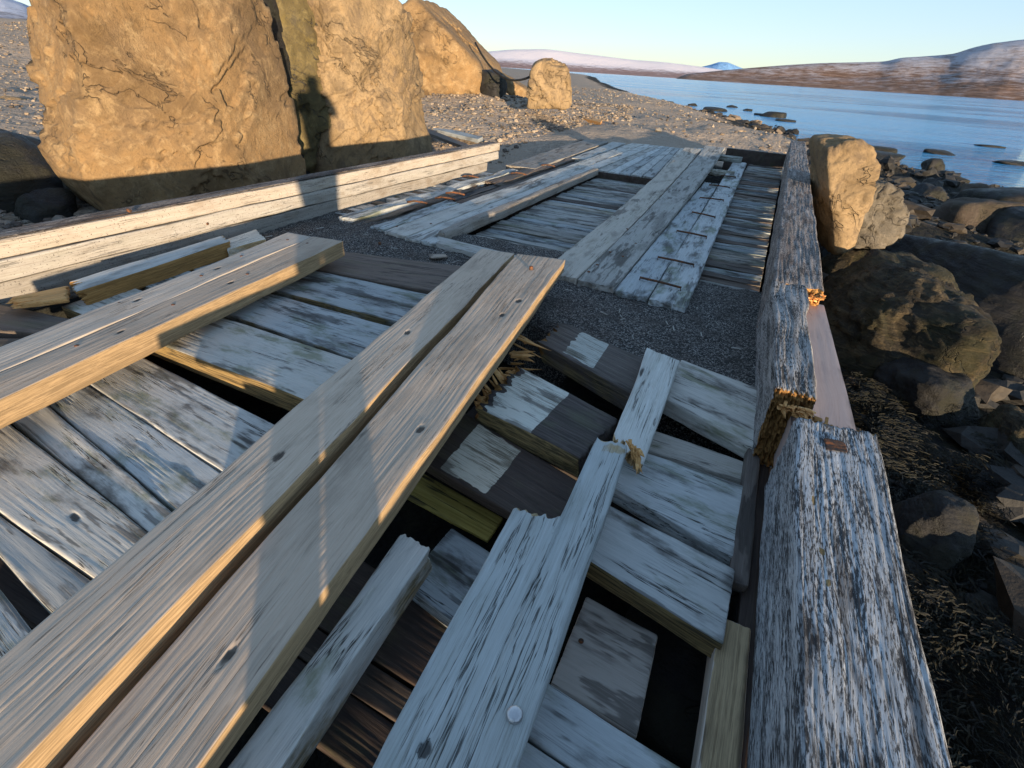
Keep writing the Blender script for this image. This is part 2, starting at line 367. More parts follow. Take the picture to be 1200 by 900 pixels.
    emit(T, U, T*0+1, 'bot'); faces[-1] = faces[-1][:, ::-1]
    T, V_ = np.meshgrid(t, v, indexing='ij'); emit(T, T*0, V_, 'lo'); faces[-1] = faces[-1][:, ::-1]
    emit(T, T*0+1, V_, 'hi')
    U, V_ = np.meshgrid(u, v, indexing='ij'); emit(U*0, U, V_, 'e0'); emit(U*0+1, U, V_, 'e1'); faces[-1] = faces[-1][:, ::-1]
    Fc = np.concatenate(faces)[:, ::1]
    MW = Matrix.Translation(O.tolist()) @ Matrix(R.T.tolist()).to_4x4()
    o = mesh_obj(name, np.concatenate(Vt), Fc, mat, masks=np.concatenate(Mk), M=MW, parent=parent)
    if label: tag(o, label, None if parent else (cat or 'plank'), group)
    o['_L'] = L
    return o
def wpt(px, py, z): return P(px, py, z)
def disc(name, loc, rad, h, mat, parent, n=20, dome=.3, tilt=(0, 0)):
    bm = bmesh.new(); prof = [(0, h), (rad*.5, h*.96), (rad*.85, h*.75), (rad, h*.35), (rad, -.02)]
    rings = []
    for (rr, hh) in prof:
        if rr == 0: rings.append([bm.verts.new((0, 0, hh))])
        else: rings.append([bm.verts.new((rr*math.cos(2*math.pi*k/n), rr*math.sin(2*math.pi*k/n), hh)) for k in range(n)])
    for k in range(n): bm.faces.new((rings[0][0], rings[1][k], rings[1][(k+1) % n]))
    for a_, b_ in zip(rings[1:], rings[2:]):
        for k in range(n): bm.faces.new((a_[k], b_[k], b_[(k+1) % n], a_[(k+1) % n]))
    me = bpy.data.meshes.new(name); bm.to_mesh(me); bm.free()
    for p in me.polygons: p.use_smooth = True
    me.materials.append(mat); o = bpy.data.objects.new(name, me); link(o)
    o.matrix_world = Matrix.Translation(Vector(loc)) @ Matrix.Rotation(tilt[0], 4, 'X') @ Matrix.Rotation(tilt[1], 4, 'Y')
    if parent: o.parent = parent; o.matrix_parent_inverse = (parent.matrix_world if parent.type != 'EMPTY' else Matrix.Translation(parent.location)).inverted()
    return o
def tube(name, pts, rad, mat, parent=None, n=8, close=False):
    pts = [np.array(p, float) for p in pts]; V = []; Fc = []
    for i, p in enumerate(pts):
        d = pts[min(i+1, len(pts)-1)]-pts[max(i-1, 0)]; d /= np.linalg.norm(d)
        s_ = np.cross(d, (0, 0, 1)); s_ = s_/np.linalg.norm(s_) if np.linalg.norm(s_) > 1e-4 else np.array([1., 0, 0]); q_ = np.cross(s_, d)
        rr = rad[i] if isinstance(rad, (list, tuple)) else rad
        V += [p+rr*(math.cos(2*math.pi*k/n)*s_+math.sin(2*math.pi*k/n)*q_) for k in range(n)]
    for i in range(len(pts)-1):
        for k in range(n): Fc.append((i*n+k, i*n+(k+1) % n, (i+1)*n+(k+1) % n, (i+1)*n+k))
    Fc.append(tuple(range(n))[::-1]); Fc.append(tuple((len(pts)-1)*n+k for k in range(n)))
    return mesh_obj(name, V, Fc, mat, parent=parent)

# ---------------------------------------------------------------- rocks
_ico = {}
def ico(s):
    if s not in _ico:
        bm = bmesh.new(); bmesh.ops.create_icosphere(bm, subdivisions=s, radius=1)
        _ico[s] = (np.array([v.co[:] for v in bm.verts]), np.array([[v.index for v in f.verts] for f in bm.faces])); bm.free()
    return _ico[s]
def rock_mesh(dirs, planes, p=14):
    N = np.array([n/np.linalg.norm(n) for n, d in planes]); D = np.array([d for n, d in planes])
    q = np.maximum(0, dirs@N.T)/D
    return 1/(np.sum(q**p, 1)+1e-9)**(1/p)
def finish_rock(name, V, Fc, c, mat, label, cat, group, amp, sc, seed, strata=0, ridge=0.):
    n = V/np.linalg.norm(V, axis=1, keepdims=True)
    W_ = V+np.array(c)*.37
    d = amp*fbm(W_[:, 0]*sc, W_[:, 1]*sc, W_[:, 2]*sc, seed, 6, .48)
    ua = W_[:, 1]*.8+W_[:, 2]*.6; ub = W_[:, 2]*.8-W_[:, 1]*.6
    tn = fbm(ua*sc*.7, ub*sc*1.5, W_[:, 0]*sc, seed+50, 5, .55)
    d = d+ridge*1.3*(sst(tn, .0, .035)+.8*sst(tn, .2, .23)+.8*sst(tn, -.24, -.21)-1.3)
    tm = fbm(ua*sc*2.4+9, ub*sc*4.5, W_[:, 0]*sc*3, seed+60, 4, .6)
    d = d+ridge*.12*(sst(tm, .02, .07)-.5)+ridge*.5*np.abs(fbm(ua*sc*1.3, ub*sc*3.2, W_[:, 0]*sc*2, seed+70, 6, .6))
    if strata:
        zz = W_[:, 2]*9/strata+2*fbm(W_[:, 0]*sc*.5, W_[:, 1]*sc*.5, 0, seed+9, 3)+W_[:, 0]*1.5
        d = d+amp*.5*(np.abs((zz % 1)-.5)-.25)*(.5+.5*fbm(W_[:, 0]*sc, W_[:, 1]*sc, W_[:, 2], seed+3, 2))
    V = V+n*d[:, None]
    o = mesh_obj(name, V, Fc, mat, M=Matrix.Translation(list(map(float, c))))
    return tag(o, label, cat, group)
def rock(name, c, size, seed, mat, label=None, cat='rock', group=None, sub=5, rot=0., amp=.12, sc=1.5, np_=16, p=14, strata=0, tilt=0., ridge=.0):
    rg = np.random.default_rng(seed); V, Fc = ico(sub)
    planes = []
    for i in range(np_):
        n = rg.normal(size=3); planes.append((n, rg.uniform(.72, 1.)))
    for ax in np.vstack([np.eye(3), -np.eye(3)]): planes.append((ax, rg.uniform(.85, 1.)))
    r = rock_mesh(V, planes, p); Q = V*r[:, None]*np.array(size)
    ct, st = math.cos(tilt), math.sin(tilt); Q = Q@np.array([[ct, 0, st], [0, 1, 0], [-st, 0, ct]]).T
    ca, sa = math.cos(rot), math.sin(rot); Q = Q@np.array([[ca, -sa, 0], [sa, ca, 0], [0, 0, 1]]).T
    return finish_rock(name, Q, Fc, c, mat, label, cat, group, amp*min(size), sc/max(size)*1.6, seed, strata, ridge*min(size))
def outline_rock(name, pts, nrm, half, seed, mat, label, sub=6, amp=.05, sc=1.2, p=18, taper=.15, ridge=.03, facet=(), group=None, strata=0, plainf=False):
    """pts: world points of a convex outline standing in a vertical plane with horizontal normal nrm (towards viewer)"""
    pts = np.array(pts); c = pts.mean(0); nrm = np.array([*nrm, 0.]); nrm /= np.linalg.norm(nrm); e = np.array([-nrm[1], nrm[0], 0])
    planes = []
    m = len(pts)
    for i in range(m):
        a, b = pts[i]-c, pts[(i+1) % m]-c
        d2 = np.array([(b-a)@e, b[2]-a[2]]); n2 = np.array([d2[1], -d2[0]]); n2 /= np.linalg.norm(n2)
        mid = np.array([a@e, a[2]])
        dd = n2@mid
        if dd < 0: n2, dd = -n2, -dd
        planes.append((n2[0]*e+np.array([0, 0, n2[1]]), max(dd, .05)))
        planes.append((n2[0]*e+np.array([0, 0, n2[1]])+nrm*.9, max(dd, .05)*.74+half*.66))
    planes.append((nrm+np.array([0, 0, taper]), half)); planes.append((-nrm, half))
    if not plainf: planes.append((nrm+e*.35+np.array([0, 0, .05]), half*1.06));
    if not plainf: planes.append((nrm-e*.3+np.array([0, 0, -.12]), half*1.05))
    for f_ in facet: planes.append((nrm*f_[0]+e*f_[1]+np.array([0, 0, f_[2]]), f_[3]))
    V, Fc = ico(sub); r = rock_mesh(V, planes, p); Q = V*r[:, None]
    return finish_rock(name, Q, Fc, c, mat, label, 'boulder', group, amp, sc, seed, strata, ridge)

# ================================================================ THE SETTING
SH = [(-50, 7.), (15, 7.5), (23.5, 7.7), (28.7, 3.6), (39, 1.4), (46, -1.), (58, -7.), (81, -18.), (242, -77.), (700, -230)]
WATER = -1.6
def terrain(x, y):
    x = np.asarray(x, float); y = np.asarray(y, float)
    xs = np.interp(y, [a for a, b in SH], [b for a, b in SH])
    d = xs-x+1.2*fbm(x*.3, y*.3, 0, 11, 3)
    prof = np.interp(d, [-60, -12, 0, 4, 7.5, 11, 16, 30, 80], [-6, -2.6, -1.63, -1.0, -.35, -.06, .05, .35, 1.0])
    low = -1.02-.10*np.clip(x-.6, 0, 9)+.10*fbm(x*.8, y*.8, 0, 5, 3)
    side = -.55-0*x
    near = np.where(x > -1.7, low, side)
    k = 1-sst(x, .42, .62); near = low*(1-k)+(-.5)*k                    # under the deck and left of it
    kl = sst(-x, 4.6, 13); near = near*(1-kl)+kl*(.15)
    z = near+(prof-near)*sst(y, 9.5, 12.6)*(1-.0*x)
    # pebble ridge and hill on the left
    ridge = .75*np.exp(-((y-(17-.15*(x+8)))/3.2)**2)*sst(-x, 5.0, 9)
    z = z+ridge*.6
    hill = 1.15*sst(-x, 12, 36)*sst(-x-y*.55, 2, 16)
    z = z+hill
    # unseen bank added behind the viewer, shaped to shade the low shore rocks
    s = x*.69-y*.72
    z = np.where(s > 11, z+(1.75-z*0)*sst(s, 13, 17)*np.where(z < -.3, 1, .6), z)
    n = fbm(x*.9, y*.9, 0, 3, 4)*.06+fbm(x*4, y*4, 0, 8, 3)*.02
    return z+n*(1+1.2*sst(np.hypot(x, y), 8, 25))
def sgrid(n, lim, k): u = np.linspace(-1, 1, n); return lim*np.sinh(k*u)/math.sinh(k)
gx = sgrid(420, 420., 6.6); gy = sgrid(420, 420., 6.2)+6
X_, Y_ = np.meshgrid(gx, gy, indexing='ij'); Zt = terrain(X_, Y_)
t = NT('beach_ground'); geo = t.n('NewGeometry').outputs['Position']; sx = t.n('SeparateXYZ'); t._in(sx.inputs[0], geo)
v1 = t.voro(geo, 9, 'F1', 1); v2 = t.voro(geo, 34, 'F1', 1); vd = t.voro(geo, 9, 'F1', 0); vd2 = t.voro(geo, 34, 'F1', 0)
sc1 = t.n('SeparateColor'); t._in(sc1.inputs[0], v1); sc2 = t.n('SeparateColor'); t._in(sc2.inputs[0], v2)
col = t.mix(sc1.outputs[0], (.22, .17, .125), (.44, .35, .27)); col = t.mix(.5, col, t.mix(sc2.outputs[1], (.18, .14, .105), (.48, .385, .30)))
big = t.noise(geo, .8, 5, .6); col = t.mix(t.step(big, .40, .62), col, (.34, .27, .205))
wz = t.math('ADD', sx.outputs[2], t.math('MULTIPLY', t.math('SUBTRACT', big, .5), 1.2))
wet = t.step(wz, -.45, -.85)
under_shade = t.math('MULTIPLY', t.math('MULTIPLY', t.step(sx.outputs[0], -4.25, -4.05), t.step(sx.outputs[0], .95, .7)), t.step(sx.outputs[1], 12.5, 12.2))  # ground below the deck painted dark, as shade seen through the gaps
wet = t.math('MAXIMUM', wet, under_shade); sea_n = t.noise(geo, 6, 6, .7)  # wet carries real damp by height plus the painted under-deck shade
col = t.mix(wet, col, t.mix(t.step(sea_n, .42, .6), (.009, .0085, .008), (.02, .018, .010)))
h = t.math('ADD', t.math('MULTIPLY', vd, -.5), t.math('ADD', t.math('MULTIPLY', vd2, -.2), t.math('MULTIPLY', sea_n, .5)))
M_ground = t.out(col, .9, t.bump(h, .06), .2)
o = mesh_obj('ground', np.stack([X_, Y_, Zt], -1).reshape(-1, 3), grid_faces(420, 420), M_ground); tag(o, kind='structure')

# water
t = NT('sea_water'); geo = t.n('NewGeometry').outputs['Position']
wv1 = t.noise(t.vmath('MULTIPLY', geo, (.35, .9, 1)), 1.4, 5, .6, .3); wv2 = t.noise(t.vmath('MULTIPLY', geo, (.02, .05, 1)), 1, 5, .6, .4)
cw = t.mix(t.step(wv2, .42, .58), (.03, .24, .48), (.05, .30, .56))
hh = t.math('ADD', wv1, t.math('MULTIPLY', wv2, 2.))
M_sea = t.out(cw, t.step(wv2, .4, .6, .08, .2), t.bump(hh, .5, 1.), .5)
ang = np.radians(np.linspace(-95, 60, 120)); rr = np.geomspace(3, 26000, 90)
A_, R_ = np.meshgrid(ang, rr, indexing='ij')
o = mesh_obj('sea', np.stack([R_*np.sin(A_), R_*np.cos(A_), A_*0+WATER], -1).reshape(-1, 3), grid_faces(120, 90)[:, ::-1], M_sea); tag(o, kind='structure')

# distant land
def hillmat(name, brown, snow_lo, snow_hi, snow=(.78, .78, .82), k=1.):
    t = NT(name); geo = t.n('NewGeometry').outputs['Position']; s = t.n('SeparateXYZ'); t._in(s.inputs[0], geo)
    n = t.noise(t.vmath('MULTIPLY', geo, (1, 1, 4)), .008*k, 9, .72); n2 = t.noise(t.vmath('MULTIPLY', geo, (1, 1, 9)), .022*k, 9, .75)
    hz = t.math('ADD', s.outputs[2], t.math('MULTIPLY', t.math('SUBTRACT', n, .5), (snow_hi-snow_lo)*2.2))
    hz = t.math('ADD', hz, t.math('MULTIPLY', t.math('SUBTRACT', n2, .5), (snow_hi-snow_lo)*2.2))
    bc = t.mix(t.step(n2, .42, .6), brown, tuple(c*1.7 for c in brown))
    c = t.mix(t.step(hz, snow_lo, snow_hi), bc, snow)
    return t.out(c, .95, t.bump(n2, 30), .05)
def far_range(name, sky_px, r0, r1, mat, rough=.04, base_px=None, nr=40, seed=1, dn=260):
    xs = np.linspace(sky_px[0][0], sky_px[-1][0], dn); ys = np.interp(xs, [p[0] for p in sky_px], [p[1] for p in sky_px])
    kw = max(3, dn//16)|1; ys = np.convolve(np.pad(ys, kw//2, mode='edge'), np.hanning(kw+2)[1:-1]/np.hanning(kw+2)[1:-1].sum(), 'valid')
    V = []
    for i, (px, py) in enumerate(zip(xs, ys)):
        top = PD(px, py, r1)
        d = (top[:2])/np.linalg.norm(top[:2]); ht = top[2]-WATER
        r0i = r0(px) if callable(r0) else r0
        f_ = np.linspace(0, 1, nr); rr_ = r0i+(r1-r0i)*f_
        base = np.interp(f_, [0, .02, .3, .6, .85, 1.], [-.01, .02, .18, .42, .86, 1.])
        x_, y_ = d[0]*rr_, d[1]*rr_
        nz = fbm(x_*7/r1*2, y_*7/r1*2, 0, seed, 6, .6)
        z_ = WATER+ht*(base+nz*.05*np.sin(np.pi*f_)+.004*fbm(px*.05, 0, 0, seed+3, 4)*f_)
        back = [(d[0]*r1*1.1, d[1]*r1*1.1, WATER-5)]
        V += list(zip(x_, y_, z_))+back
    o = mesh_obj(name, np.array(V), grid_faces(dn, nr+1)[:, ::-1], mat); tag(o, kind='structure'); return o
far_range('hills', [(785, 97), (800, 87), (840, 83), (880, 79.5), (925, 76), (960, 74), (1000, 73), (1042, 72), (1050, 68), (1085, 66), (1120, 63), (1135, 57), (1160, 51), (1200, 46), (1270, 42)],
          lambda px: np.interp(px, [785, 1200], [2500, 2100]), 2900, hillmat('brown_hills_snow', (.25, .155, .11), 0, 170, snow=(.70, .67, .72)), seed=4)
far_range('hills', [(470, 80), (540, 70), (565, 61), (600, 58), (640, 57.5), (675, 62), (700, 65), (740, 70), (780, 73), (820, 78), (860, 84), (890, 90)], 8500, 12000,
          hillmat('snowy_range', (.26, .17, .15), 40, 130, snow=(.85, .76, .76), k=.5), seed=9)
far_range('hills', [(805, 84), (815, 80), (832, 76), (843, 72.5), (853, 73), (865, 78), (880, 84)], 16000, 18000, hillmat('far_hazed_mountain', (.16, .3, .5), 5000, 6000, k=.4), seed=12, dn=60)  # blue haze of distance put into the base colour
far_range('mountain', [(-80, -20), (-30, -12), (0, -5), (25, 3), (45, 12), (62, 24), (90, 40)], 1400, 2600, hillmat('snow_mountain', (.25, .25, .3), 40, 70, snow=(.75, .8, .95)), seed=15, dn=80)

# ================================================================ BOULDERS
def pxs(L, x): return [PX(a, b, x) for a, b in L]
def pys(L, y): return [PY(a, b, y) for a, b in L]
outline_rock('boulder', pxs([(52, -40), (60, 40), (70, 140), (98, 205), (152, 262), (338, 262), (332, 190), (312, 90), (280, -45)], -6.5), (1, -.12), .62, 21, R_tan,
             'huge tan boulder with a smooth cracked face, leftmost behind the white timber kerb', sub=7, amp=.07, sc=1.0, p=34, ridge=.05)
rock('rock', PX(318, 110, -7.15)+np.array([0, 0, -.1]), (.42, .55, 2.6), 91, R_dark, 'black wedge of rock filling the cleft between the huge boulder and the pillar', sub=5, rot=.2)
outline_rock('boulder', pxs([(302, -45), (322, 100), (338, 262), (392, 262), (386, 120), (372, -45)], -7.1), (1, -.15), .5, 33, R_olive,
             'narrow olive lichened rock pillar between the two huge tan boulders', sub=6, amp=.05, sc=1.2, p=34, ridge=.05)
outline_rock('boulder', pxs([(366, -55), (374, 90), (378, 262), (488, 250), (489, 130), (474, 60), (438, 0), (405, -55)], -6.6), (1, -.1), .55, 47, R_tan2,
             'tall rough boulder right of the olive pillar behind the timber kerb', sub=7, amp=.16, sc=1.5, p=26, ridge=.05)
outline_rock('boulder', [PD(a, b, 21) for a, b in [(484, 115), (482, 70), (485, 28), (503, 3), (524, 3), (548, 18), (562, 42), (574, 72), (600, 98), (600, 118)]], (.3, -.95), 2.4, 52, R_tan,
             'tall pointed tan boulder standing alone beyond the kerb with a rope on it', sub=6, amp=.25, sc=.7, p=22, ridge=.06)
outline_rock('boulder', [PD(a, b, 22.5) for a, b in [(560, 116), (562, 64), (575, 80), (600, 92), (620, 104), (620, 116)]], (.3, -.95), .9, 55, R_tan,
             'low sloping tan boulder foot to the right of the pointed boulder', sub=5, amp=.15, sc=.9, p=16)
outline_rock('boulder', [PD(a, b, 16.5) for a, b in [(618, 126), (620, 95), (630, 76), (645, 72.5), (664, 77), (669, 90), (668, 126)]], (.35, -.93), .62, 61, R_tan2,
             'short squat tan boulder holding the lower end of the rope', sub=6, amp=.1, sc=1.6, p=16, ridge=.04)
rock('boulder', PD(577, 101, 19.), (.55, .5, .55), 63, R_dark, 'small dark blue grey boulder at the foot of the pointed one', sub=4)
ra, rb = PD(557, 50, 19.3), PD(621, 90, 16.1)
pts = [ra+(rb-ra)*s-np.array([0, 0, 1])*1.0*4*s*(1-s)*.42 for s in np.linspace(0, 1, 24)]
tag(tube('rope', pts, .03, R_dark, n=6), 'dark rope slung between the pointed boulder and the squat boulder', 'rope')

# left foreground rocks behind the kerb
def rpx(px, py, z, w_, h_, seed, mat, label, dscale=1., sub=4, group=None, rot=0., **k):
    """rock whose centre projects to (px,py) at height z; w_,h_ in photo pixels"""
    c = P(px, py, z); m = depth(c)/F
    return rock('rock' if k.pop('nm', None) is None else 'rock', c, (w_*m/2, max(w_*m/2*dscale, .05), h_*m/2*1.05), seed, mat, label, group=group, sub=sub, rot=rot, **k)
rpx(20, 215, -.15, 150, 110, 70, R_dark, 'big dark mossy rock at the left photo edge behind the kerb', sub=5, rot=1.)
rpx(108, 228, -.3, 75, 60, 71, R_grey, 'blue grey rock with pale streaks at the foot of the huge boulder', sub=5)
rpx(55, 245, -.3, 65, 45, 72, R_dark, 'dark rounded stone lying just behind the left kerb', sub=5)
rpx(22, 135, -.1, 70, 42, 73, R_tan2, 'flat tan slab among the stones left of the huge boulder', sub=5, rot=.5)
rpx(8, 160, -.15, 60, 35, 74, R_tan2, 'pale striped slab at the left photo edge above the dark rocks', sub=5, rot=.3, strata=1)
rpx(62, 155, -.2, 45, 38, 75, R_tan, 'small yellowish block beside the left foot of the huge boulder', sub=5)
rpx(85, 190, -.35, 30, 22, 76, R_grey, 'small grey stone between the slabs and the huge boulder', sub=4)

# right shore
outline_rock('boulder', pys([(957, 200), (953, 164), (1000, 162), (1020, 180), (1013, 240), (994, 284), (965, 292), (959, 250)], 7.6), (.25, -.95), .36, 81, R_tan2,
             'bright tan boulder leaning against the right beam above the shore', sub=6, amp=.07, sc=2., p=20, ridge=.02, plainf=True)
outline_rock('boulder', pys([(985, 225), (1012, 203), (1040, 214), (1056, 240), (1050, 268), (1034, 282), (985, 281)], 8.9), (.2, -.95), .55, 82, R_grey,
             'greyer boulder just right of the bright tan one', sub=6, amp=.07, sc=1.8, p=16)
G = 'dark rounded shore rocks'
spec = [(1028, 290, -.95, 90, 45, R_grey, 'pale wet slab on the shore below the two beam boulders'),
 (1128, 258, -.95, 86, 54, R_brown, 'rounded brown rock catching the light on the shore'),
 (1078, 262, -1.1, 36, 28, R_dark, 'small dark rock left of the rounded brown one'),
 (1085, 235, -1.2, 38, 34, R_dark, 'dark rock with a lit top between the brown rock and the water'),
 (1052, 222, -1.2, 34, 24, R_brown, 'brown stone behind the greyer boulder'),
 (1072, 208, -1.3, 40, 18, R_dark, 'flat dark stone near the waterline'),
 (1115, 215, -1.3, 36, 22, R_dark, 'small dark rock standing against the water'),
 (1190, 240, -1.15, 110, 40, R_dark, 'long black rock at the right photo edge by the water'),
 (1185, 265, -1.15, 100, 40, R_dark, 'second black rock lying before the long one at the right edge'),
 (1050, 238, -1.15, 40, 30, R_dark, 'black wet stone above the greyer boulder'),
 (1024, 183, -1.5, 60, 12, R_dark, 'low reddish reef rock in the water beside the tan boulder'),
 (1097, 222, -1.35, 30, 20, R_brown, 'brown cobble between two dark shore rocks'),
 (1066, 250, -1.1, 26, 24, R_brown, 'little lit cobble at the right end of the greyer boulder'),
]
for i, (px, py, z, w_, h_, m, lb) in enumerate(spec):
    rpx(px, py, z, w_, h_, 100+i, m, lb, sub=5, rot=i*.7, strata=1 if m is R_dark else 0, p=16, np_=12)
def big(px, py, z, w_, h_, dsc, seed, mat, label, **k):
    rpx(px, py, z, w_, h_, seed, mat, label, dscale=dsc, sub=6, **k)
big(1150, 362, -1.05, 215, 150, 1.5, 121, R_dark, 'huge dark striped whaleback rock on the shore', rot=.4, p=22, np_=11, amp=.12, strata=1, tilt=.12)
big(1215, 300, -1.3, 150, 90, 1., 122, R_dark, 'broad dark rock filling the right photo edge', rot=-.3, p=20, np_=11, strata=1)
big(1045, 400, -1.0, 175, 165, 1.4, 123, R_layer, 'layered rock with lit yellow ledges beside the right beam', rot=.30, p=28, np_=9, amp=.12, strata=1.6, ridge=.03, tilt=.15)
big(990, 318, -1.0, 62, 62, 1.6, 124, R_layer, 'narrow mossy rock below the bright tan boulder', rot=.3, amp=.2, strata=1)
big(1075, 465, -1.15, 120, 90, 1., 125, R_dark, 'dark lower rock in front of the layered one', amp=.15, strata=1)
big(1190, 525, -1.15, 90, 100, 1., 126, R_layer, 'yellow flecked rock at the right photo edge', amp=.1, strata=1, ridge=.03)
big(1075, 640, -1.2, 90, 150, 1.2, 127, R_dark, 'black rock under weed beside the near beam', amp=.2)
big(1180, 760, -1.3, 120, 110, 1., 128, R_dark, 'black weedy rock low at the right corner', amp=.2)
for i, (px, py, w_, m, lb) in enumerate([(1035, 300, 34, R_dark, 'dark wedge stone under the greyer boulder'), (1105, 285, 30, R_dark, 'dark stone between the brown rock and the whaleback'), (1060, 283, 26, R_grey, 'small wet grey stone in the gap between the big shore rocks'),
        (1020, 258, 40, R_brown, 'brown stone wedged behind the greyer boulder foot'), (1140, 228, 34, R_brown, 'brown stone above the rounded brown rock'), (1095, 196, 26, R_dark, 'tiny dark rock nearest the water'), (1035, 202, 30, R_dark, 'dark stone behind the bright tan boulder top')]):
    rpx(px, py, -1.15, w_, w_*.8, 160+i, m, lb, sub=4, rot=i)
RL = ['wide flat reef rock nearest the squat end of the shore stones', 'largest humped reef rock out in the middle of the bay', 'small reef rock just above the wide flat one', 'thin reef rock left of the largest humped one', 'long thin reef rock out near the right photo edge',
      'thinnest reef rock furthest out at right', 'reef rock touching the right photo edge in the water', 'broad low reef rock close to the bright tan boulder', 'tiny reef rock furthest left but one in the bay', 'tiny reef rock between the wide flat and the humped ones',
      'reef rock furthest left near the far shore stones', 'little reef rock nearest the right shore rocks', 'flat reef rock just below the largest humped one']
reef = [(838, 130, 30, 6), (905, 137, 34, 8), (858, 126, 14, 4), (890, 135, 16, 3), (1100, 180, 34, 5), (1160, 172, 30, 3), (1185, 192, 40, 5), (1020, 178, 50, 9), (812, 124, 12, 4), (876, 130, 12, 3), (780, 122, 22, 5), (1060, 206, 20, 8), (920, 142, 26, 4)]
for i, (px, py, w_, h_) in enumerate(reef):
    c = P(px, py, WATER); m = depth(c)/F
    rock('reef_rock', c, (w_*m/2, w_*m/2*.8, max(h_*m*.8, .12)), 140+i, R_dark, RL[i], 'rock', 'reef rocks awash in the bay', sub=4)

# pebbles: uncountable
def pebbles(name, pts, sizes, mats, seed, flat=.6, kindlabel=None):
    rg = np.random.default_rng(seed); V0, F0 = ico(2 if len(pts) < 3000 else 1); n = len(pts); Vs = []; 
    for i in range(n):
        s_ = sizes[i]*rg.uniform(.6, 1.3, 3)*np.array([1, 1, flat]); a = rg.uniform(0, 6.28)
        Q = V0*(1+.22*rg.normal(size=(len(V0), 1)))*s_; ca, sa = math.cos(a), math.sin(a)
        Q = Q@np.array([[ca, -sa, 0], [sa, ca, 0], [0, 0, 1]]).T; Vs.append(Q+pts[i])
    Fc = np.concatenate([F0+i*len(V0) for i in range(n)]); fm = np.repeat(rg.integers(0, len(mats), n), len(F0))
    o = mesh_obj(name, np.concatenate(Vs), Fc, mats, fm=fm, smooth=False); tag(o, kindlabel, 'stones', None, 'stuff'); return o
def plain(name, c, rough=.9, var=.5):
    t = NT(name); g_ = t.n('NewGeometry').outputs['Position']; n = t.noise(g_, 14, 5, .7)
    return t.out(t.mix(t.step(n, .35, .65), tuple(a*(1-var*.6) for a in c), tuple(a*(1+var*.3) for a in c)), rough, t.bump(n, .01))
PM = [plain('pebble_'+n_, c) for n_, c in (('tan', (.27, .205, .145)), ('brown', (.19, .145, .105)), ('grey', (.22, .19, .155)), ('dark', (.11, .09, .075)), ('pale', (.33, .26, .19)))]
PD_ = [plain('cobble_'+n_, c, .7) for n_, c in (('black', (.018, .017, .016)), ('dark', (.03, .028, .025)), ('brown', (.05, .04, .03)))]
def scatter(n, fx, seed, smin, smax, keep=lambda x, y, z: True, sink=.2):
    rg = np.random.default_rng(seed); x, y = fx(rg, n); z = terrain(x, y); k = keep(x, y, z) & np.ones(n, bool); x, y, z = x[k], y[k], z[k]
    s = smin*(smax/smin)**(rg.uniform(0, 1, len(x))**2.2); return np.stack([x, y, z+s*sink], 1), s
def sector(a0, a1, r0, r1):
    def f(rg, n):
        a = np.radians(rg.uniform(a0, a1, n)); r = np.sqrt(rg.uniform(r0**2, r1**2, n)); return r*np.sin(a), r*np.cos(a)
    return f
dry = lambda x, y, z: (z > -.75) & ~((x > -4.15) & (x < .65) & (y < 13.6))
pt, s = scatter(16000, sector(-42, -14, 11.5, 30), 1, .015, .075, lambda x, y, z: dry(x, y, z) & (((x < -5.2) | (y > 19))))
pebbles('beach_pebbles', pt, s, PM, 1, kindlabel='sunlit tan and grey beach stones heaped beyond the kerb')
pt, s = scatter(6000, sector(-20, 4, 17, 60), 2, .015, .09, dry); pebbles('beach_pebbles', pt, s, PM, 2, kindlabel='scattered stones on the far gravel beach')
pt, s = scatter(9000, sector(-72, -58, 8.5, 48), 3, .012, .06, dry); pebbles('hillside_gravel', pt, s, PM, 3, kindlabel='loose gravel covering the slope at the upper left')
pt, s = scatter(1500, sector(-72, -55, 4.6, 9), 4, .02, .09, dry); pebbles('beach_pebbles', pt, s, PM[1:4], 4, kindlabel='grey stones between the dark rocks and the huge boulder')
pt, s = scatter(3000, sector(1, 46, 3.2, 30), 5, .04, .34, lambda x, y, z: (x > .8) & (z < -.4) & (z > -1.9)); pebbles('shore_cobbles', pt, s, PD_, 5, kindlabel='dark wet cobbles along the right shore')
pt, s = scatter(1500, sector(-16, 1, 26, 66), 6, .08, .42, lambda x, y, z: (z < -.9) & (z > -1.9)); pebbles('shore_cobbles', pt, s, PD_+[PM[1]], 6, kindlabel='dark cobbles along the far waterline')

# seaweed on the lower right: many thin strands
def weed(name, n, seed, fx, label):
    rg = np.random.default_rng(seed); x, y = fx(rg, n); z = terrain(x, y); V = []; Fc = []; fm = []
    clump = fbm(x*2.2, y*2.2, 0, 77, 3)
    for i in range(n):
        if clump[i] < -.12: continue
        L = rg.uniform(.03, .11); a = 2.5*fbm(x[i]*2, y[i]*2, 0, 5, 2)*2+rg.normal()*.5; w_ = rg.uniform(.0015, .005); p = np.array([x[i], y[i], z[i]+.03+rg.uniform(0, .10)])
        d = np.array([math.cos(a), math.sin(a), .12]); b0 = len(V)
        for k in range(5):
            sd_ = np.array([-d[1], d[0], 0])*w_*(1-.15*k); V.append(p-sd_); V.append(p+sd_+np.array([0, 0, .004]))
            p = p+d*L/4; d = d+np.array([rg.normal()*.35, rg.normal()*.35, -.16]); d /= np.linalg.norm(d)
        for k in range(4): Fc.append((b0+2*k, b0+2*k+1, b0+2*k+3, b0+2*k+2)); fm.append(i % 3)
    o = mesh_obj(name, V, np.array(Fc), [plain('weed_olive', (.011, .011, .005), .7), plain('weed_dark', (.009, .0085, .006), .6), plain('weed_yellow', (.018, .015, .006), .7)], fm=fm)
    tag(o, label, 'seaweed', None, 'stuff')
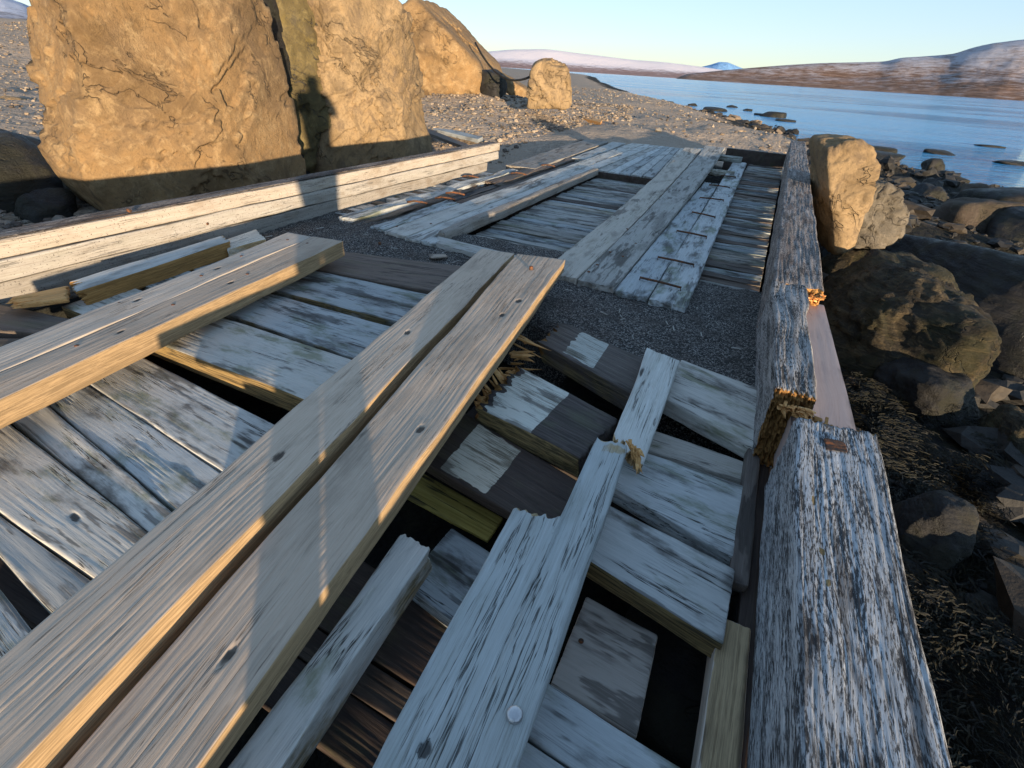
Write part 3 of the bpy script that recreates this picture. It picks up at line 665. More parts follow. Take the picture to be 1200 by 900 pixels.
weed('seaweed', 60000, 8, lambda rg, n: (rg.uniform(.66, 3.4, n), rg.uniform(.3, 5.2, n)), 'dark olive seaweed covering the rocks below the right beam')

# ================================================================ GRAVEL FILL on the slipway
t = NT('dark_gravel'); geo = t.n('NewGeometry').outputs['Position']
v1 = t.voro(geo, 150, 'F1', 1); vd = t.voro(geo, 150, 'F1', 0); s1 = t.n('SeparateColor'); t._in(s1.inputs[0], v1)
n = t.noise(geo, 5, 5, .6)
c = t.mix(t.step(s1.outputs[0], .5, .98), (.03, .028, .027), (.32, .30, .27)); c = t.mix(t.math('MULTIPLY', t.step(n, .45, .65), .5), c, (.06, .05, .042))
M_grav = t.out(c, .85, t.bump(t.math('MULTIPLY', vd, -1.), .008), .3)
gx = np.linspace(-3.92, .30, 260); u = np.linspace(0, 1, 80); V = []
for x in gx:
    y0 = np.interp(x, [-3.9, -2.85, -1.9, -.92, -.3, .3], [2.6, 2.85, 3.05, 2.62, 2.44, 2.36]); y1 = 4.1
    yy = y0+(y1-y0)*u; zz = -.035+.016*fbm(x*2.2, yy*2.2, 0, 2, 3)+.012*fbm(x*16, yy*16, 0, 4, 3)
    zz = zz-.03*sst(yy, y0+.08, y0); V += [(x, a, b) for a, b in zip(yy, zz)]+[(x, y1, -.5)]; V.insert(len(V)-len(yy)-1, (x, y0+.01, -.6))
o = mesh_obj('gravel', V, grid_faces(260, 82), M_grav); tag(o, kind='structure')
rg = np.random.default_rng(5); n_ = 5200; xx = rg.uniform(-3.85, .27, n_); yy = rg.uniform(2.5, 3.95, n_)
y0 = np.interp(xx, [-3.9, -2.85, -1.9, -.92, -.3, .3], [2.6, 2.85, 3.05, 2.62, 2.44, 2.36]); k = (yy > y0+.02) & ((xx < -2.3)*1*(yy < 3.85) | (yy < 3.42)); xx, yy = xx[k], yy[k]
zz = -.035+.016*fbm(xx*2.2, yy*2.2, 0, 2, 3)+.012*fbm(xx*16, yy*16, 0, 4, 3)
pebbles('gravel_stones', np.stack([xx, yy, zz+.001], 1), rg.uniform(.002, .0065, len(xx)), [PD_[0], PD_[1], PM[3], PM[2]], 9, kindlabel='tiny loose stones on the dark gravel strip')
board('wood_chip', [(502, 297), (523, 297), (524, 301), (504, 302)], -.01, .012, W['kerb'], label='small white chip of wood on the dark gravel', cat='wood chip', dl=.004, dw=.004, r=.003, jag=(.01, .01))

rg = np.random.default_rng(17); V = []; Fc = []
for i in range(70):
    x = rg.uniform(-3.7, .2); y = rg.uniform(2.75, 3.5); a = rg.uniform(0, 3.14); l = rg.uniform(.008, .045); w_ = rg.uniform(.001, .004); z_ = -.022+.016*fbm(x*2.2, y*2.2, 0, 2, 3)
    d = np.array([math.cos(a), math.sin(a), rg.uniform(-.1, .15)])*l; n_ = np.array([-math.sin(a), math.cos(a), 0])*w_; k0 = len(V); c_ = np.array([x, y, float(z_)])
    for e_ in (-1, 1):
        for q_ in (-1, 1):
            for h_ in (0, 1): V.append(c_+d*e_*(1-.4*(q_ > 0))+n_*q_+np.array([0, 0, h_*w_*1.2]))
    Fc += [(k0, k0+1, k0+3, k0+2), (k0+4, k0+6, k0+7, k0+5), (k0, k0+4, k0+5, k0+1), (k0+2, k0+3, k0+7, k0+6), (k0+1, k0+5, k0+7, k0+3), (k0, k0+2, k0+6, k0+4)]
tag(mesh_obj('wood_debris', V, Fc, W['break'], smooth=False, masks=np.zeros((len(V), 4))), 'tiny wood slivers littering the gravel strip', 'debris', None, 'stuff')
# ================================================================ KERBS AND BEAMS
kerb = empty('timber_kerb', (-3.93, 4, 0), 'long white weathered timber kerb along the left side of the slipway', 'timber kerb')
for i, (zt, zb, xi, y1) in enumerate(((.312, .205, -3.86, 7.6), (.203, .085, -3.85, 7.55), (.083, -.10, -3.86, 7.2))):
    board('beam_course', [(-4.02, -1.2), (-4.02, y1), (xi, y1), (xi, -1.2)], zt, zt-zb, W['kerb'], parent=kerb, world=True, dl=.035, dw=.01, groove=.003, r=.012, wob=.006, sag=-.0)
board('cap_board', [(-4.03, -1.2), (-4.03, 7.55), (-3.875, 7.55), (-3.875, -1.2)], .324, .012, W['beamfar'], parent=kerb, world=True, dl=.05, dw=.01, groove=.003, r=.004, wob=.006, label='dark weathered top of the kerb')
for px, py in ((152, 247), (243, 262)):
    disc('rust_patch', PX(px, py, -3.855), .012, .006, M_rust, kerb, tilt=(0, math.pi/2))

B1 = board('timber_beam', [(.33, -.9), (.315, 1.80), (.575, 1.82), (.585, -.9)], .30, .34, W['beam'], world=True, dl=.010, dw=.003, groove=.0013, r=.012, jag=(0, .035), wob=.006, endb=(0, .6),
           spots=[(.72, .27, .012, .006, 'moss'), (.83, .2, .02, .005, 'moss'), (.76, .24, .014, .006, 'moss')],
           label='massive black and white streaked square timber at the lower right', cat='timber beam')
board('rusty_plate', [(964, 512), (990, 517), (996, 530), (968, 526)], .302, .004, M_rust, parent=B1, dl=.004, dw=.004, r=.001, jag=(.008, .008))
board('gap_cover_strip', [(.275, -.9), (.275, 2.3), (.335, 2.3), (.335, -.9)], -.06, .10, W['wet'], world=True, dl=.03, dw=.01, label='added dark timber strip covering the lit gap along the inside foot of the near beam', cat='timber')  # strip added to darken the gap where lit ground showed beside the beam
B2 = empty('timber_beam', (.4, 6, 0), 'long dark weathered beam running along the right side to the far end', 'timber beam')
board('beam_body', [(.185, 3.30), (.19, 13.4), (.475, 13.4), (.475, 3.30)], [.30]*4, .36, W['beamfar'], parent=B2, world=True, dl=.035, dw=.007, groove=.003, r=.014, wob=.006, endb=(.9, 0), jag=(.05, 0))
board('split_body', [(.25, 1.93), (.185, 3.36), (.365, 3.36), (.395, 1.93)], .30, .36, W['beam'], parent=B2, world=True, dl=.012, dw=.004, groove=.002, r=.012, wob=.010, jag=(.05, 0), jfreq=60, endb=(1, 0), label='remaining inner half of the split beam')
board('sawn_face', [(.33, 1.80), (.33, 3.36), (.50, 3.36), (.57, 1.80)], [.20]*4, .2, W['new'], parent=B2, world=True, dl=.03, dw=.01, groove=.0006, r=.003, wob=.001, side=(0, .0), label='smooth pinkish inner face bared where the beam split')
sp_m = W['fresh']
def splinters(parent, p0, p1, n, ln, wd, up, seed, mat=sp_m, dirv=(0, -1, .3), name='splinter'):
    """torn fibres: a few irregular long shards and short torn lumps along a break"""
    rg = np.random.default_rng(seed); V = []; Fc = []
    base = np.array(dirv, float); base /= np.linalg.norm(base)
    for i in range(n):
        s_ = rg.uniform(0, 1); p = np.array(p0)*(1-s_)+np.array(p1)*s_+rg.normal(size=3)*np.array([.004, .004, .010])
        d = base+rg.normal(size=3)*.2; d /= np.linalg.norm(d)
        l = ln*(.25+1.6*rg.uniform()**3); ww = wd*(.5+1.6*rg.uniform()**2); hh_ = up*rg.uniform(.3, .9); k0 = len(V)
        a = np.cross(d, (0, 0, 1)); a /= np.linalg.norm(a); b = np.cross(a, d); side_ = rg.uniform(-1, 1)
        prof = ((-.6, 1.), (-.1, 1.), (.2, .95), (.42, .7+.2*rg.uniform()), (.62, .55), (.8, .4*rg.uniform(.5, 1)), (1., .05))
        for f_, tw in prof:
            c_ = p+d*l*f_+a*ww*side_*(1-tw)*.9+rg.normal(size=3)*ww*.06
            V += [c_-a*ww*tw-b*hh_*tw, c_+a*ww*tw-b*hh_*tw*.8, c_+a*ww*tw*.9+b*hh_*tw, c_-a*ww*tw*.8+b*hh_*tw*.9]
        m_ = len(prof)
        for k in range(m_-1):
            for j_ in range(4): Fc.append((k0+4*k+j_, k0+4*k+(j_+1) % 4, k0+4*k+4+(j_+1) % 4, k0+4*k+4+j_))
        e_ = k0+4*(m_-1); Fc.append((e_, e_+1, e_+2, e_+3)); Fc.append((k0+3, k0+2, k0+1, k0))
    return mesh_obj(name, V, Fc, mat, smooth=False, parent=parent, masks=np.tile([0, 0, .4, 0], (len(V), 1)))
splinters(B2, (.28, 1.93, .24), (.39, 1.9, .26), 60, .04, .006, .005, 3, name='splintered_edge')
splinters(B2, (.38, 1.90, .24), (.575, 1.83, .21), 70, .05, .008, .006, 4, name='splintered_edge')
splinters(B2, (.355, 3.30, .25), (.48, 3.30, .25), 60, .05, .008, .007, 5, name='splintered_edge')

def wall(name, x0, x1, y0, y1, z1, label):  # added blockers that keep sun and sky light from under the deck
    ys_ = np.linspace(y0, y1, int(max(4, abs(y1-y0)/.08))); xs_ = np.linspace(x0, x1, int(max(3, abs(x1-x0)/.08)))
    bm = bmesh.new(); bmesh.ops.create_cube(bm, size=1); bmesh.ops.subdivide_edges(bm, edges=bm.edges[:], cuts=30, use_grid_fill=True)
    V = np.array([v.co[:] for v in bm.verts]); Fc = [[v.index for v in f.verts] for f in bm.faces]; bm.free()
    c = np.array([(x0+x1)/2, (y0+y1)/2, (z1-1.3)/2]); S_ = np.array([abs(x1-x0), abs(y1-y0), z1+1.3]); V = V*S_
    V = V+.03*np.stack([fbm(V[:, 0]*4+c[0], V[:, 1]*4, V[:, 2]*6, k, 4) for k in (1, 2, 3)], 1)*np.array([1, 1, .5])
    tag(mesh_obj(name, V, Fc, R_dark, M=Matrix.Translation(c.tolist())), label, 'wall')
wall('light_block_wall', .26, .52, 1.15, 13.2, -.09, 'added dark wall blocking light under the long right beam')
wall('light_block_wall', .26, .52, -1.2, 1.15, -.20, 'added low dark wall limiting the light under the near right beam')
wall('light_block_wall', -4.0, -3.88, -1.2, 7.4, -.13, 'added dark wall blocking light under the left kerb')
wall('light_block_wall', -4.0, .3, -1.35, -1.15, -.02, 'added unseen dark wall behind the viewer closing the near end of the deck to light')
# ================================================================ FAR DECK
deck = empty('slipway_deck', (-1.8, 7, 0), 'far weathered plank deck of the slipway between kerb and right beam', 'plank deck')
def dk(name, x0, x1, y0, y1, z=0., m='grey', th=.07, x2=None, x3=None, **k):
    x2 = x1 if x2 is None else x2; x3 = x0 if x3 is None else x3
    kk = dict(dl=.04, dw=.011, groove=.003, r=.006, wob=.007, jag=(.02, .02)); kk.update(k)
    return board(name, [(x0, y0), (x3, y1), (x2, y1), (x1, y0)], z, th, W[m], parent=deck, world=True, **kk)
# left rotten strips
y = 3.92
rg = np.random.default_rng(3)
while y < 7.0:
    wd_ = rg.uniform(.07, .13)
    if rg.uniform() > .12: board('slat', [(-3.85, y+wd_), (-3.56, y+wd_-.01), (-3.56, y), (-3.85, y)], -.03+rg.uniform(-.012, .006), .05, W['silver' if rg.uniform() > .25 else 'brown_dark'], parent=deck, world=True, dl=.03, dw=.012)
    y += wd_+rg.uniform(.012, .04)
dk('deck_plank', -3.62, -3.45, 3.72, 7.5, -.005, 'silver', jag=(.05, .1), wob=.02, pits=.01)
dk('deck_plank', -3.44, -3.33, 3.7, 6.2, -.03, 'brown_dark', jag=(.1, .3), wob=.02, pits=.02, label='rotten brown strip sunk in the deck')
dk('deck_plank', -3.32, -3.22, 3.68, 8.6, -.045, 'wet', jag=(.1, .2), wob=.015, pits=.02)
dk('deck_plank', -3.20, -3.10, 3.66, 5.2, -.004, 'silver', jag=(.05, .35), wob=.015, pits=.01)
dk('deck_plank', -3.09, -2.985, 3.65, 5.0, 0., 'silver', jag=(.04, .12), wob=.01)
dk('deck_plank', -3.20, -2.985, 5.0, 9.2, -.05, 'wet', jag=(.05, .05), wob=.006, label='dark sunken board between pale planks')
dk('deck_plank', -3.44, -3.22, 6.3, 9.6, -.02, 'brown_dark', jag=(.2, .1), wob=.02, pits=.015)
dk('deck_plank', -3.80, -3.30, 7.7, 12.3, 0., 'kerb', wob=.01, x3=-4.05, x2=-3.5)
dk('deck_plank', -3.29, -3.03, 9.3, 12.5, -.01, 'grey', x3=-3.45, x2=-3.15)
for (yy_, xx_) in ((4.7, -3.38), (5.35, -3.3), (5.05, -3.25), (7.1, -3.3), (8.1, -3.25), (6.4, -3.7)):
    tube('rusty_strap', [(xx_-.10, yy_-.04, .0), (xx_-.03, yy_, .014), (xx_+.05, yy_+.02, .01), (xx_+.11, yy_+.05, -.005)], .011, M_rust, deck)
dk('deck_plank', -2.975, -2.72, 3.60, 12.55, .003, 'grey', x3=-3.02, x2=-2.74, wob=.006)
dk('deck_plank', -2.715, -2.56, 3.56, 12.6, 0., 'grey', x3=-2.73, x2=-2.5, wob=.006)
dk('raised_edge_timber', -2.555, -2.44, 3.80, 8.3, .035, 'kerb', th=.11, r=.03, groove=.004, wob=.008, jag=(.03, .02), label='rounded timber edging the sunken panel')
dk('deck_plank', -2.55, -2.40, 3.56, 3.76, 0., 'grey', wob=.003)
board('deck_plank', [(-2.52, 3.78), (-1.35, 3.66), (-1.37, 3.52), (-2.40, 3.56)], .004, .06, W['silver'], parent=deck, world=True, dl=.02, dw=.01, jag=(.02, .03))
# sunken panel
y = 3.80
while y < 8.2:
    wd_ = rg.uniform(.10, .17); zz_ = -.10+rg.uniform(-.012, .012)
    m_ = 'wet' if rg.uniform() < .22 else 'slat'
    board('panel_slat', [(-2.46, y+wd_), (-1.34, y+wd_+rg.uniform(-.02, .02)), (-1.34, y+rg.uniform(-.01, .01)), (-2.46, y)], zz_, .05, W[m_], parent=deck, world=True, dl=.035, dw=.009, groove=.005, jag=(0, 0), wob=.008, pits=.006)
    y += wd_+rg.uniform(.006, .016)
dk('panel_end_beam', -2.48, -1.36, 8.23, 8.30, -.01, 'wet', th=.15, dl=.02, dw=.02)
xb = np.linspace(-2.49, -1.40, 7)
for i in range(6): dk('deck_plank', xb[i]+.004, xb[i+1]-.004, 8.27+.01*i, 12.6, .002, 'grey', x3=-2.49+(xb[i]+2.49)*.6, x2=-2.49+(xb[i+1]+2.49)*.6-.006, wob=.004)
# right of panel
dk('deck_plank', -1.36, -1.075, 3.44, 10.9, [.006, .20, .20, .006], 'grey', x3=-1.60, x2=-1.29, dl=.03, wob=.005, sag=.055)
dk('deck_plank', -1.07, -.785, 3.43, 11.3, [.003, .23, .23, .003], 'grey', x3=-1.28, x2=-.92, dl=.03, wob=.004, sag=.06)
dk('deck_plank', -1.40, -1.10, 9.6, 13.0, 0., 'grey', x3=-1.7, x2=-1.4)
R3a = dk('deck_plank', -.778, -.525, 3.38, 8.6, 0., 'silver', dl=.02, dw=.006, x3=-.865, x2=-.665, groove=.004, wob=.005, pits=.012, jag=(.02, .2), label='rotten left half of the stapled plank')
dk('deck_plank', -.520, -.262, 3.35, 11.4, .002, 'silver', dl=.02, dw=.006, x3=-.72, x2=-.47, groove=.004, wob=.005, pits=.012, jag=(.02, .1), label='rotten right half of the stapled plank')
for (a, b) in (((750, 326), (798, 338)), ((771, 302), (813, 311)), ((793, 271), (828, 278)), ((811, 249), (838, 255)), ((820, 232), (848, 235)), ((831, 217), (855, 220)), ((845, 206), (862, 208))):
    p, q_ = P(*a, .012), P(*b, .012); d = (q_-p)
    tube('iron_staple', [p-np.array([0, 0, .035]), p+np.array([0, 0, .006]), p+d*.5+np.array([0, 0, .009]), q_+np.array([0, 0, .006]), q_-np.array([0, 0, .035])], .009, M_rust, deck)
for i, (yy_, ) in enumerate(((10.9,), (9.7,))):
    tube('cross_timber', [(-1.3, yy_, .08-.1*i), (-.55, yy_+.05, .08-.1*i)], .055, W['brown_dark' if i else 'mossy'], deck, n=12)
y = 3.28
while y < 12.0:
    wd_ = rg.uniform(.09, .15)
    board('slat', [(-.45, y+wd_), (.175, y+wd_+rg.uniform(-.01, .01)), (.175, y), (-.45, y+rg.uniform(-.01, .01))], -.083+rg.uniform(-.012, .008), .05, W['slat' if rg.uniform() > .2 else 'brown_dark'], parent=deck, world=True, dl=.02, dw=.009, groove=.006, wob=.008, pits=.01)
    y += wd_+rg.uniform(.006, .014)
dk('end_wall_timber', -.95, .18, 12.1, 12.25, .14, 'wet', th=.4, dl=.05, dw=.03)
for (px, py) in ((585, 497), ): pass
for (px, py) in ((445, 284), (465, 265), (505, 262), (700, 310), (735, 268), (715, 295), (760, 230), (690, 318), (730, 300), (745, 285)):
    disc('nail', P(px, py, .006), .012, .003, M_rust, deck, n=10)
# fenders: low timbers beyond the kerb
board('driftwood_timber', [(492, 152), (545, 172), (549, 169), (500, 150)], -.03, .06, W['brown_dark'], label='dark thin timber lying beyond the kerb by the tall boulder', cat='timber', dl=.05, dw=.02)
board('driftwood_timber', [(505, 150), (560, 163), (566, 160), (512, 148)], -.04, .08, W['grey'], label='grey timber lying behind the far end of the kerb', cat='timber', dl=.05, dw=.02)
board('driftwood_plank', [(626, 148), (660, 152), (662, 147), (628, 144)], .0, .1, W['brown_dark'], label='broken grey plank among stones on the far beach', cat='plank', dl=.05, dw=.03)
board('driftwood_plank', [(674, 137), (704, 143), (706, 140), (677, 135)], .05, .1, W['fresh'], label='pale yellow plank on the far gravel beach', cat='plank', dl=.05, dw=.03)

# ================================================================ LEFT NEAR DECK (raised cross planks)
ld = empty('plank_deck', tuple(P(320, 400, 0)), 'raised blue grey cross planks of the near left deck', 'plank deck')
bd = dict(dl=.016, dw=.005, groove=.0016, r=.009, wob=.0035)
board('deck_plank', [(407, 295), (600, 318), (560, 351), (362, 313)], 0, .10, W['brown_dark'], parent=ld, ext=(1.2, -.1), label='dark brown edge plank next to the gravel', **bd)
board('deck_plank', [(369, 317), (520, 348), (480, 381), (320, 340)], -.005, .09, W['silver'], parent=ld, ext=(.9, 0), topg=.12, label='cross plank with a greenish mossy tint', sideg=(0, .6), **bd)
board('deck_plank', [(316, 343), (475, 387), (430, 424), (266, 368)], .0, .09, W['silver'], parent=ld, ext=(.9, .1), sideg=(0, .5), **bd)
D4 = board('deck_plank', [(261, 371), (440, 430), (400, 485), (190, 404)], .008, .11, W['silver'], parent=ld, ext=(.9, 0), sideg=(.8, .9), label='wide cross plank with a mossy edge over the gap', **bd)
bd = dict(bd, groove=.0007)
# lower rotated boards
le = empty('lower_plank_deck', tuple(P(100, 560, -.05)), 'lower dark streaked planks below the left loose planks', 'plank deck')
z0 = -.06
spt = [(.93, .45, .07, .09, 'stain', .9), (.85, .3, .05, .05, 'stain', .6)]
board('deck_plank', [(167, 418), (322, 497), (275, 562), (107, 451)], z0, .06, W['silver'], parent=le, ext=(.7, .05), spots=spt, **bd)
board('deck_plank', [(106, 453), (262, 556), (215, 606), (79, 491)], z0-.004, .06, W['silver'], parent=le, ext=(.7, .05), pits=.004, **bd)
board('deck_plank', [(77, 492), (207, 603), (180, 628), (21, 497)], z0, .06, W['silver'], parent=le, ext=(.7, .05), **bd)
board('deck_plank', [(16, 500), (176, 625), (117, 683), (-30, 578)], z0+.006, .06, W['silver'], parent=le, ext=(.5, .05), spots=[(.75, .5, .03, .02, 'knot')], **bd)
board('deck_plank', [(-30, 582), (114, 684), (64, 724), (-30, 618)], z0+.002, .06, W['silver'], parent=le, ext=(.5, .05), **bd)
board('deck_plank', [(-40, 640), (42, 745), (8, 785), (-60, 700)], z0, .06, W['silver'], parent=le, ext=(.5, .05), **bd)
board('deck_plank', [(-5, 355), (108, 378), (82, 394), (-20, 385)], .0, .06, W['brown_dark'], parent=le, ext=(.6, .0), label='dark brown board under the broken piece', **bd)
board('deck_plank', [(-30, 395), (60, 396), (30, 420), (-30, 430)], -.01, .06, W['brown_dark'], parent=le, ext=(.6, .0), **bd)
board('bearer', [(-3.6, .2), (-1.2, .2), (-1.2, .35), (-3.6, .35)], -.14, .12, W['wet'], parent=le, world=True, dl=.05, dw=.02)
board('bearer', [(-2.9, 2.9), (-2.75, .1), (-2.9, .1), (-3.05, 2.9)], -.14, .2, W['wet'], parent=le, world=True, dl=.05, dw=.02)

# ================================================================ LONG LOOSE PLANKS
pk = dict(dl=.010, dw=.0035, groove=.0010, r=.006, wob=.006, edge=.45)
def kn(*L): return [(a, b, .024, .014, 'knot') for a, b in L]
def bolts(o, L, rad=.009, mat=M_rust):
    for px, py, z in L: disc('bolt', P(px, py, z-.001), rad, .003, mat, o, n=14)
P2 = board('loose_plank', [(606, 296), (74, 898), (228, 900), (663, 304)], [.20, .22, .22, .20], .085, W['brown'], ext=(0, .35), side=(0, .75), sideg=(0, .38), endb=(.3, 0),
           spots=kn((.60, .72), (.84, .58), (.3, .62), (.24, .72))+[(.26, .70, .03, .016, 'stain', .7)], label='long brown loose plank with a lit yellow edge and a bolt at its tip', cat='plank', **pk)
bolts(P2, [(555, 429, .2), (539, 412, .2), (540, 413, .2)])
pb = P(622, 316, .2); tube('bolt', [pb-np.array([0, 0, .02]), pb+np.array([.004, -.004, .022])], .006, M_steel, P2); disc('bolt_head', pb+np.array([.004, -.004, .020]), .013, .006, M_rust, P2)
P1 = board('loose_plank', [(564, 291), (-2, 770), (20, 900), (603, 297)], [.12, .27, .27, .12], .105, W['brown'], ext=(0, .3), side=(0, .95), endb=(.4, 0),
           spots=kn((.71, .5), (.44, .45), (.93, .5)), label='long grey brown loose plank with an orange lit edge left of the bolted one', cat='plank', **pk)
bolts(P1, [(429, 440, .16), (568, 311, .125), (328, 534, .19), (107, 739, .25)], .011)
A = board('loose_plank', [(338, 272), (0, 407), (0, 435), (366, 277)], .175, .085, W['brown'], ext=(0, .7), spots=kn((.3, .5), (.5, .4)), label='upper of the two grey planks lying side by side at left', cat='plank', endb=(.3, 0), **pk)
B = board('loose_plank', [(367, 277), (0, 437), (0, 467), (403, 283)], .172, .11, W['brown'], ext=(0, .6), side=(0, .85), endb=(.85, 0), spots=kn((.35, .5), (.6, .5)), label='lower of the two side by side left planks with a bright orange edge', cat='plank', **pk)
bolts(A, [(337, 281, .175), (283, 300, .175), (236, 323, .175), (140, 355, .175)], .010); bolts(B, [(360, 285, .172), (290, 321, .172), (203, 357, .172), (90, 405, .172)], .010)
# broken pieces at far left
Fb = board('broken_board', [(262, 276), (78, 331), (86, 343), (270, 283)], .10, .11, W['grey'], side=(0, 1.), endb=(1, 1), jag=(.03, .12), label='split board with a bright orange broken side beside the kerb', cat='board', **pk)
board('broken_board', [(82, 333), (0, 351), (12, 358), (80, 349)], .07, .03, W['fresh'], jag=(.02, .1), label='pale splintered tongue of wood at the left photo edge', cat='board', **pk)
board('broken_board', [(300, 268), (258, 283), (266, 293), (312, 280)], .06, .07, W['break'], side=(0, .6), jag=(.02, .02), label='short pale broken block end behind the left grey planks', cat='board', **pk)

# broken plank K with the notch
kp = empty('split_plank', tuple(P(600, 700, .12)), 'wide pale split plank with a big steel bolt at the bottom centre', 'plank')
zK = .13
kl0, kl1, kr1, kr0 = P(605, 588, zK), P(434, 900, zK), P(606, 900, zK), P(737, 521, zK)
dl_ = (kl0-kl1)/np.linalg.norm(kl0-kl1); nl = float((kr0-kl0)@dl_); klt = kl0+dl_*nl
kn_ = P(655.5, 613, zK); kc = P(703, 623, zK); u_n = float(np.linalg.norm((kn_-kl0)[:2])/np.linalg.norm((kc-kl0)[:2]))
Kb = board('plank_body', [klt, kl1, kr1, kr0], zK, .075, W['break'], parent=kp, world=True, ext=(0, .4), endb=(.9, 0), jag=(.03, 0), jfreq=16, notch=(u_n, nl), side=(0, .1),
           spots=[(.62, .3, .024, .014, 'knot'), (.03, .8, .03, .05, 'fresh', .5)], **pk)
splinters(kp, P(738, 522, .125), P(750, 543, .09), 34, .035, .006, .005, 12, name='splintered_edge', dirv=(.3, -.3, -.4), mat=W['fresh'])
bh = P(603, 838, zK+.005); disc('bolt_head', bh, .0185, .012, M_steel, kp, n=28); disc('bolt_hole', P(594, 834, zK-.001), .024, .002, W['wet'], kp, n=24)
K3 = board('split_plank', [(759, 406), (722, 500), (757, 534), (797, 423)], .075, .06, W['break'], jag=(.012, .05), ext=(0, .08), endb=(.3, 1.), label='short split plank end with one bolt hole pointing to the gravel', cat='plank', spots=[(.32, .1, .04, .02, 'stain', .9)], **pk)
disc('bolt', P(785, 430, .076), .007, .002, M_rust, K3)

# stub Q
Qs = board('plank_stub', [(475, 622), (262, 900), (330, 900), (507, 640)], [.05, .09, .09, .05], .10, W['silver'], ext=(0, .3), sideg=(0, .45), topg=.18, jag=(.02, 0), label='narrow crumbling mossy plank between the bolted plank and the split plank', cat='plank', **pk)

# ================================================================ CENTRE SLEEPERS
ck = dict(dl=.008, dw=.004, groove=.0018, r=.007, wob=.005)
S1 = board('broken_sleeper', [(657, 375), (750, 417), (737, 459), (628, 398)], 0, .12, W['brown_dark'], jag=(.07, .01), jfreq=11, endb=(1, .4), sideg=(0, .5), spots=[(.24, .46, .1, .95, 'rect'), (.60, .78, .25, 1.05, 'rect')], ext=(0, .12), label='dark broken sleeper with a splintered left end beside the gravel', cat='sleeper', **ck)
S2 = board('broken_sleeper', [(600, 425), (730, 493), (682, 540), (552, 474)], .01, .10, W['wet'], spots=[(.06, .44, -.1, 1.1, 'rect')], jag=(.07, .02), jfreq=11, sideg=(0, .95), endb=(1, 0), label='sleeper with a sunlit pale block and mossy yellow side', cat='sleeper', **ck)
splinters(S2, P(592, 436, .0), P(556, 480, -.02), 22, .07, .010, .008, 21, name='splintered_end', dirv=(-.8, .3, .25), mat=W['fresh'])
splinters(S2, P(618, 400, -.02), P(598, 440, -.02), 20, .085, .012, .008, 22, name='splintered_end', dirv=(.9, -.1, .1), mat=W['fresh'])
S3 = board('sleeper', [(555, 490), (655, 550), (600, 602), (508, 548)], -.06, .05, W['wet'], ext=(.1, .25), spots=[(.17, .52, .05, .95, 'rect')], label='dark wet sleeper with a pale white patch below the splintered one', cat='sleeper', **ck)
board('mossy_board', [(490, 577), (530, 573), (592, 607), (572, 634)][:0] or [(500, 555), (590, 607), (571, 634), (478, 584)], -.205, .02, W['mossy'], ext=(.1, .0), dl=.008, dw=.004, groove=.003, r=.005, label='sunlit yellow mossy board in the hole below the sleepers', cat='board')
S5 = board('sunken_board', [(553, 632), (575, 646), (530, 728), (497, 702)], -.2, .06, W['silver'], ext=(.1, .1), label='blue weathered board deep in the hole beside the split plank', cat='board', **ck)
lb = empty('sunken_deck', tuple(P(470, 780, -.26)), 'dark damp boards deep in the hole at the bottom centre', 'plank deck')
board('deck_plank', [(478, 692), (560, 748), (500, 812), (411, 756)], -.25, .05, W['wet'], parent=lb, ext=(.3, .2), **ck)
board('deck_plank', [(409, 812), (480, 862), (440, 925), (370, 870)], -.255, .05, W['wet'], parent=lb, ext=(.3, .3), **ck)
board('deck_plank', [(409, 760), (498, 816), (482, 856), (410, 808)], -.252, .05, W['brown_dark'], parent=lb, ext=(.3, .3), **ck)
T = board('stained_board', [(687, 698), (772, 744), (747, 864), (645, 800)], -.16, .035, W['pale'], label='pale square board with a dark burnt looking stain and one nail', cat='board', jag=(0, 0), spots=[(.3, .35, .11, .09, 'stain', .55), (.8, .45, .08, .01, 'stain', .5)], **ck)
disc('nail', P(681, 751, -.158), .008, .003, M_rust, T)
rb_ = empty('right_plank_deck', tuple(P(790, 600, 0)), 'blue weathered planks between the split plank and the right beam', 'plank deck')
rk = dict(dl=.008, dw=.004, groove=.0018, r=.008, wob=.005, pits=.004)
board('deck_plank', [(799, 420), (904, 460), (893, 528), (770, 462)], [.0, .0, -.01, -.01], .09, W['silver'], parent=rb_, label='pale plank next to the gravel', spots=[(.7, .4, .02, .03, 'stain', .6)], **rk)
board('deck_plank', [(768, 503), (890, 546), (886, 570), (757, 527)], -.07, .07, W['silver'], parent=rb_, ext=(.1, 0), **rk)
board('deck_plank', [(755, 528), (887, 572), (862, 655), (722, 572)], -.035, .08, W['silver'], parent=rb_, ext=(.12, 0), sideg=(0, .3), **rk)
board('deck_plank', [(716, 592), (862, 668), (848, 757), (692, 658)], -.02, .09, W['silver'], parent=rb_, ext=(.1, 0), sideg=(0, .95), label='wide plank with a sunlit mossy edge', **rk)
board('deck_plank', [(645, 800), (800, 900), (760, 960), (600, 850)], -.09, .07, W['silver'], parent=rb_, ext=(.15, .35), spots=[(.25, .3, .05, .02, 'stain', .8)], **rk)
board('deck_plank', [(600, 856), (760, 966), (700, 1040), (560, 930)], -.095, .07, W['silver'], parent=rb_, ext=(.15, .4), **rk)
board('deck_plank', [(-.9, -.15), (.3, -.15), (.3, -.75), (-.9, -.75)], -.002, .07, W['silver'], parent=rb_, world=True, dl=.04, dw=.02)
board('edge_rail', [(.235, 2.2), (.235, 1.25), (.29, 1.25), (.29, 2.2)], -.03, .05, W['brown_dark'], parent=rb_, world=True, **ck)
